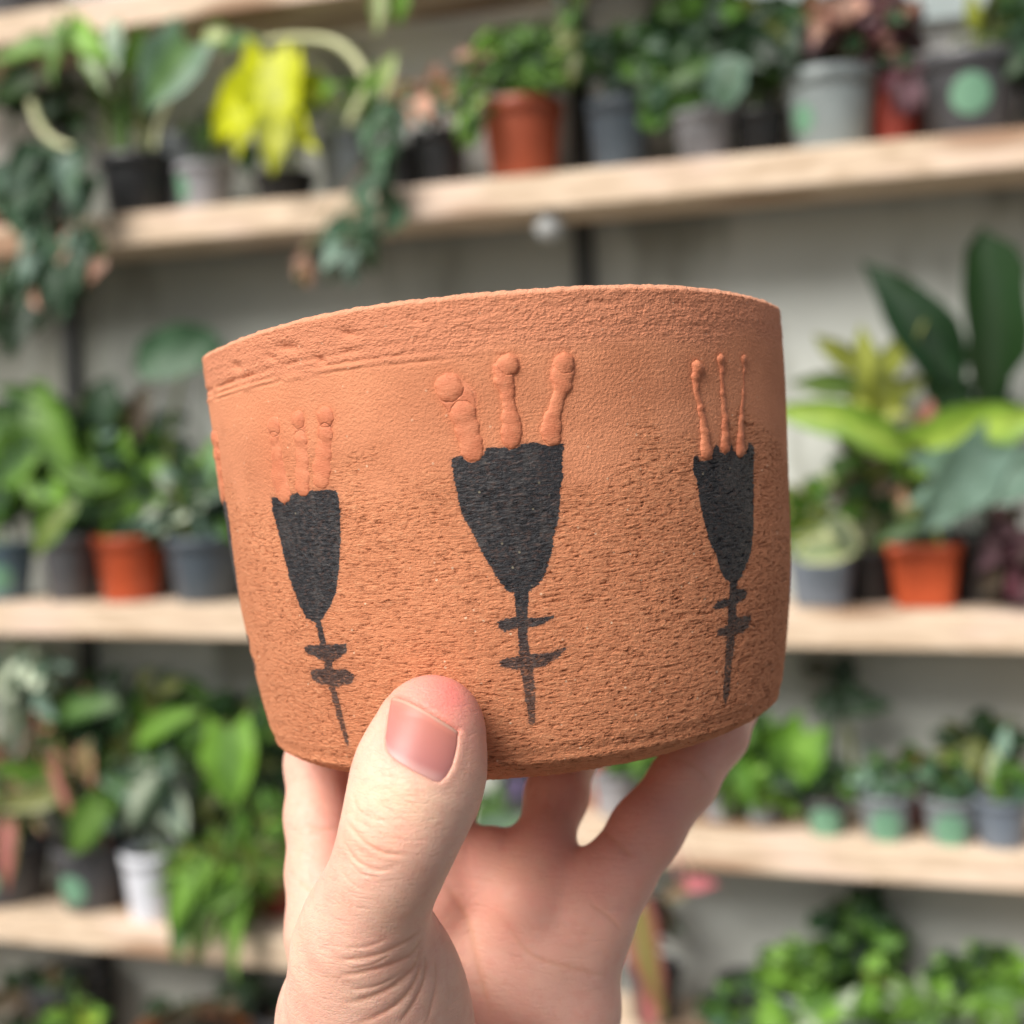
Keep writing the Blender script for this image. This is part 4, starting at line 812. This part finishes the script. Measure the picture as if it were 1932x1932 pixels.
r_, inf = PL('l4', 292, 112, 128, 'white', 'white tapered pot on the lower left shelf with a white-splashed plant', t=.04, leaves=[(262, 1510, 130, 96, 240, 'heart', 'wh', 'bg', .01), (310, 1475, 110, 84, 60, 'heart', 'gb', 'bg', .02), (240, 1470, 110, 60, 160, 'heart', 'g', 'gb', .02), (330, 1540, 90, 60, 290, 'heart', 'gb', 'wh', .02)], clusters=[(290, 1480, 70, 60, 16, 70, 44, 'heart', ['bg', 'g', ('wh', 'g')], None, .05), (290, 1620, 40, 20, 8, 40, 16, 'lance', ['g', 'ol'], None, .04)], sleeve=True)
PL('l4', 440, 76, 118, 'red_plastic', 'grassy fern in a small red pot, fronds drooping over the lower left shelf', leaves=[(350, 1690, 130, 50, 250, 'lance', 'lg', 'g', -.02), (462, 1760, 170, 44, 264, 'lance', 'lg', 'g', -.02), (385, 1760, 120, 36, 262, 'lance', 'g', 'ol', -.02), (345, 1760, 110, 40, 262, 'lance', 'bg', 'g', -.02)], clusters=[(420, 1640, 110, 80, 130, 84, 15, 'lance', ['g', 'lg', 'ol', 'yg'], None, .02), (390, 1700, 70, 70, 30, 84, 20, 'lance', ['lg', 'g'], (255, 25), -.01)])
PL('l4', 525, 84, 120, 'red_plastic', 'dark red pot beside the wrist under a bush of green leaves', t=.09, leaves=[(440, 1450, 150, 110, 272, 'heart', 'g', 'lg', .05), (330, 1360, 220, 56, 30, 'oval', 'lg', 'g', .07), (470, 1380, 80, 44, 70, 'heart', 'gb', 'g', .06)], clusters=[(450, 1420, 110, 130, 90, 64, 32, 'oval', ['g', 'dg', 'ol', 'xd'], None, .1), (480, 1580, 90, 80, 50, 70, 22, 'lance', ['g', 'ol', 'lg'], None, .07)])
PL('l4', 330, 110, 110, 'black', 'dark-leaved bush at the back of the lower left shelf', t=.11, clusters=[(240, 1340, 190, 80, 80, 80, 36, 'oval', ['g', 'dg', 'xd', 'ol'], None, .11)])
# --- lower right shelf
PL('r4', 1160, 84, 76, 'pale_grey', 'light grey little pot glimpsed between ring finger and little finger', clusters=[(1165, 1450, 50, 20, 8, 40, 24, 'oval', ['g', 'dg'], None, .06)])
PL('r4', 1140, 60, 118, 'orange_plastic', 'orange pot behind the little grey pot glimpsed between the fingers', t=.11, clusters=[(1230, 1430, 50, 26, 16, 56, 34, 'oval', ['g', 'lg'], None, .08)])
PL('r4', 985, 100, 90, 'charcoal', 'pale green leaf glimpsed between middle and ring finger', leaves=[(945, 1545, 120, 90, 20, 'oval', 'gb', 'lg', .02), (975, 1480, 60, 26, 60, 'oval', 'lil', 'lil', .03)], clusters=[(940, 1500, 50, 40, 10, 50, 30, 'oval', ['g', 'bg'], None, .07)])
PL('r4', 1360, 70, 72, 'pale_grey', 'first small pale pot right of the little finger under glossy leaves', t=.07, leaves=[(1480, 1380, 140, 110, 60, 'heart', 'lg', 'g', .05)], clusters=[(1400, 1430, 90, 90, 56, 74, 44, 'heart', ['g', 'lg', 'g', 'dg'], None, .06)])
PL('r4', 1440, 74, 76, 'grey', 'small lilac-grey pot directly right of the first small pale pot', t=.07, leaves=[(1500, 1440, 130, 100, 250, 'heart', 'lg', 'g', .03)], clusters=[(1470, 1460, 60, 60, 26, 66, 40, 'heart', ['g', 'lg', 'dg'], None, .06)])
PL('r4', 1560, 84, 66, 'charcoal', 'small pot mostly covered by a mint sticker, under a dark top-heavy plant', stick=(0, -3, 32), t=.045, leaves=[(1590, 1265, 70, 50, 80, 'oval', 'xd', 'xd', .08), (1610, 1330, 150, 46, 10, 'oval', 'xd', 'dg', .08), (1570, 1325, 90, 40, 180, 'oval', 'xd', 'dg', .08), (1540, 1260, 60, 30, 170, 'oval', 'xd', 'br', .08)], clusters=[(1560, 1470, 50, 50, 22, 50, 28, 'oval', ['dg', 'g', 'bg'], None, .06), (1590, 1310, 40, 20, 8, 50, 26, 'oval', ['xd', 'dg'], None, .08)], stems=[([(1570, 1520), (1590, 1400), (1590, 1300)], 3, 'ol', .08), ([(1610, 1450), (1605, 1400), (1600, 1370)], 6, 'ol', .08)])
PL('r4', 1672, 104, 84, 'grey', 'grey pot with a mint sticker and pale tufted top, second sticker pot from the right', stick=(2, -6, 32), t=.04, clusters=[(1665, 1470, 60, 44, 40, 44, 22, 'oval', ['bg', 'g', 'gb'], None, .05), (1640, 1440, 16, 30, 6, 56, 22, 'lance', ['gb', 'lg'], (95, 20), .05)])
PL('r4', 1722, 50, 126, 'red_plastic', 'narrow red pot squeezed behind the two grey sticker pots', t=.1, clusters=[(1722, 1430, 30, 24, 9, 44, 26, 'oval', ['g', 'dg'], None, .09)])
PL('r4', 1793, 106, 84, 'grey', 'grey pot with a mint sticker below a dark leafy tuft, rightmost of the sticker pots', stick=(0, -6, 33), t=.04, clusters=[(1785, 1470, 50, 40, 30, 48, 26, 'oval', ['g', 'dg', 'bg'], None, .05), (1770, 1430, 30, 16, 6, 40, 24, 'oval', ['ol', 'lg'], None, .06)])
PL('r4', 1830, 66, 106, 'red_plastic', 'red pot peeping out behind the last two grey pots', t=.11, clusters=[(1850, 1400, 80, 50, 30, 66, 34, 'oval', ['xd', 'dg', 'ol'], None, .11)])
PL('r4', 1890, 104, 92, 'blue_grey', 'grey pot with upright silver-green spears at the right frame edge', t=.035, leaves=[(1880, 1450, 110, 38, 95, 'lance', 'gb', 'cr', .03), (1895, 1400, 70, 26, 80, 'lance', 'gb', 'gb', .03)], clusters=[(1915, 1470, 40, 40, 16, 60, 26, 'lance', ['g', 'bg'], (80, 40), .04)], stems=[([(1875, 1530), (1878, 1500), (1880, 1480)], 7, 'yg', .03)])
PL('r4', 1250, 80, 80, 'black', 'pink-edged leaf hanging off the lower right shelf beside the little finger', leaves=[(1318, 1668, 76, 30, 8, 'lance', 'pk', 'pk', -.02), (1275, 1680, 60, 34, 200, 'lance', 'pe', 'ol', -.02)], clusters=[(1240, 1440, 50, 40, 14, 56, 34, 'oval', ['g', 'dg'], None, .07)])
# --- bottom right shelf
PL('r5', 1235, 110, 100, 'charcoal', 'pink and lime caladium beside the wrist on the lowest shelf', leaves=[(1235, 1810, 190, 84, 285, 'heart', 'yg', 'pk', .0), (1205, 1745, 90, 60, 130, 'heart', 'pk', 'bu', .02), (1225, 1900, 100, 60, 260, 'heart', 'pk', 'pe', .0)], clusters=[(1240, 1720, 40, 40, 10, 60, 36, 'heart', ['bu', 'br', 'xd'], None, .07)])
PL('r5', 1420, 130, 90, 'black', 'low dark green plant with small leaves, leftmost of the bottom right row', clusters=[(1400, 1905, 80, 50, 50, 56, 32, 'oval', ['bg', 'dg', 'g'], None, .05), (1450, 1915, 50, 30, 12, 60, 40, 'heart', ['lg', 'gb'], None, .01)])
PL('r5', 1500, 130, 90, 'grey', 'bright green round-leaved bush in the bottom right row', clusters=[(1500, 1830, 80, 60, 90, 46, 30, 'heart', ['g', 'lg', 'g', 'dg'], None, .06), (1460, 1820, 30, 30, 8, 60, 40, 'heart', ['lg'], None, .03)])
PL('r5', 1600, 130, 90, 'black', 'tall dark sprig rising above the bottom right row', t=.09, clusters=[(1620, 1770, 90, 70, 60, 56, 34, 'oval', ['dg', 'xd', 'g'], None, .08), (1640, 1690, 26, 60, 18, 44, 24, 'oval', ['xd', 'dg'], (90, 50), .1)], stems=[([(1620, 1850), (1640, 1720), (1642, 1640)], 3, 'br', .1)])
PL('r5', 1610, 140, 86, 'charcoal', 'pale veined rosette at the bottom frame edge of the right row', t=.03, leaves=[(1590, 1900, 120, 60, 60, 'heart', 'wh', 'g', .0), (1640, 1880, 110, 50, 80, 'heart', 'lg', 'g', .0), (1530, 1915, 110, 50, 130, 'heart', 'wh', 'lg', .0)], clusters=[(1590, 1910, 80, 36, 22, 80, 44, 'heart', [('wh', 'g'), 'lg', 'g'], None, .02)])
PL('r5', 1730, 140, 86, 'charcoal', 'pale green crinkled plant, second from the right in the bottom right row', t=.035, clusters=[(1720, 1890, 76, 40, 40, 66, 44, 'heart', [('wh', 'lg'), 'lg', 'g'], None, .03), (1650, 1840, 20, 40, 6, 60, 26, 'oval', ['lg', 'yg'], (90, 30), .05)])
PL('r5', 1860, 140, 86, 'charcoal', 'leafy green plant in the bottom right corner', t=.04, clusters=[(1850, 1840, 100, 60, 90, 50, 30, 'heart', ['g', 'dg', 'lg'], None, .05), (1880, 1910, 60, 30, 20, 66, 44, 'heart', [('wh', 'g'), 'lg'], None, .01)])
# --- bottom left shelf
PL('l5', 372, 220, 205, 'ochre', 'large orange-brown pot cut by the bottom frame edge, left of the wrist', t=.0 + .06, clusters=[(370, 1890, 90, 14, 10, 50, 30, 'oval', ['br', 'dg'], None, .08)])
PL('l5', 140, 150, 260, 'black', 'lime-tipped plant in the bottom left corner', clusters=[(150, 1915, 60, 26, 16, 80, 34, 'oval', ['lime', 'lg', 'g'], None, .03), (60, 1880, 90, 60, 34, 80, 40, 'oval', ['xd', 'dg', 'br'], None, .08)])
PL('l5', 560, 150, 240, 'black', 'shadowed dark plant under the lower left shelf beside the wrist', clusters=[(470, 1860, 60, 30, 12, 60, 30, 'oval', ['xd', 'dg'], None, .11)], t=.1)

# clear plastic sleeve standing round the white pot's plant
s, t, z0, R, Hh, k = inf
sm = N('clear_film'); sm.P(Base_Color=(.8, .82, .78), Roughness=.18, Transmission_Weight=.0, Alpha=.22); sm.m.surface_render_method = 'BLENDED'
M = Matrix(((S_[0], T_[0], 0, W(s, .085, z0)[0]), (S_[1], T_[1], 0, W(s, .085, z0)[1]), (0, 0, 1, z0), (0, 0, 0, 1)))
th = np.linspace(0, 2 * np.pi, 48, False); zz = np.linspace(0, 285 * k, 14); V = []
for q_, z in enumerate(zz):
    rr_ = R * (.62 + .45 * q_ / 13) * (1 + .05 * np.sin(5 * th + q_ * .6)); V.append(np.stack([rr_ * np.cos(th), rr_ * np.sin(th) * .6, 0 * th + z], 1))
i = np.arange(13)[:, None] * 48; j = np.arange(48)[None]
o = mesh('plastic_sleeve', np.concatenate(V), np.stack([i + j, i + (j + 1) % 48, i + 48 + (j + 1) % 48, i + 48 + j], -1).reshape(-1, 4), sm.m); o.matrix_world = M
tag(o, 'clear plastic sleeve standing open behind the white pot', 'plastic sleeve')
# white ball under the second shelf
s, z = at(1032, 425, .02); th = np.linspace(0, 2 * np.pi, 32, False); V = []
for q_ in range(17):
    a = math.pi * q_ / 16; r_ = .0185 * math.sin(a); V.append(np.stack([r_ * np.cos(th), r_ * np.sin(th), 0 * th + .0185 * math.cos(a)], 1))
i = np.arange(16)[:, None] * 32; j = np.arange(32)[None]
root = empty('hanging_bauble', Matrix.Translation(W(s, .03, z)), 'small white ball hung under the upper shelf, above the held pot', 'ornament')
mesh('ball', np.concatenate(V), np.stack([i + j, i + 32 + j, i + 32 + (j + 1) % 32, i + (j + 1) % 32], -1).reshape(-1, 4), plain('white_gloss', (.45, .46, .45), .3, .05), root)
hgt = SH['s2'][0] - z - .017; V, Fc = box(-.0012, .0012, -.0012, .0012, .017, .017 + hgt); mesh('hook', V, Fc, DARK, root, False)

# added glowing panel making the pale bright patches behind the upper shelf's right end
s0, z0 = at(1255, 150, WALL_T); s1, z1 = at(2150, 150, WALL_T)
wz0, wz1 = z0 + .02, z0 + .42
root = empty('added_glow_panel', Matrix.Translation(W(s0, WALL_T, wz0)) @ Matrix(((S_[0], T_[0], 0, 0), (S_[1], T_[1], 0, 0), (0, 0, 1, 0), (0, 0, 0, 1))), 'added glowing panel standing in for pale bright patches behind the plants at the right end of the upper shelf', 'glow panel')
gm = N('glow_panel_face'); go = gm.obj(); gm.P(Base_Color=(.7, .75, .74), Roughness=.4)
gm.set(gm.p.inputs['Emission Color'], gm.mix(gm.ramp(gm.noise(go, 7, 2), .4, .6), (.62, .74, .72), (.85, .95, .93))); gm.p.inputs['Emission Strength'].default_value = .26
wd, hh = s1 - s0, wz1 - wz0
V, Fc = box(.012, wd - .012, -.004, -.001, .012, hh - .012); mesh('glow_sheet', V, Fc, gm.m, root, False)
FRM = plain('glow_panel_frame_paint', (.5, .52, .5), .5)
Vs, Fs = [], []
for b_ in ((0, wd, -.008, -.0005, 0, .012), (0, wd, -.008, -.0005, hh - .012, hh), (0, .012, -.008, -.0005, .0121, hh - .0121), (wd - .012, wd, -.008, -.0005, .0121, hh - .0121)):
    V, Fc = box(*b_); n0 = len(Vs); Vs += V; Fs += [tuple(i_ + n0 for i_ in f_) for f_ in Fc]
mesh('glow_panel_frame', Vs, Fs, FRM, root, False)
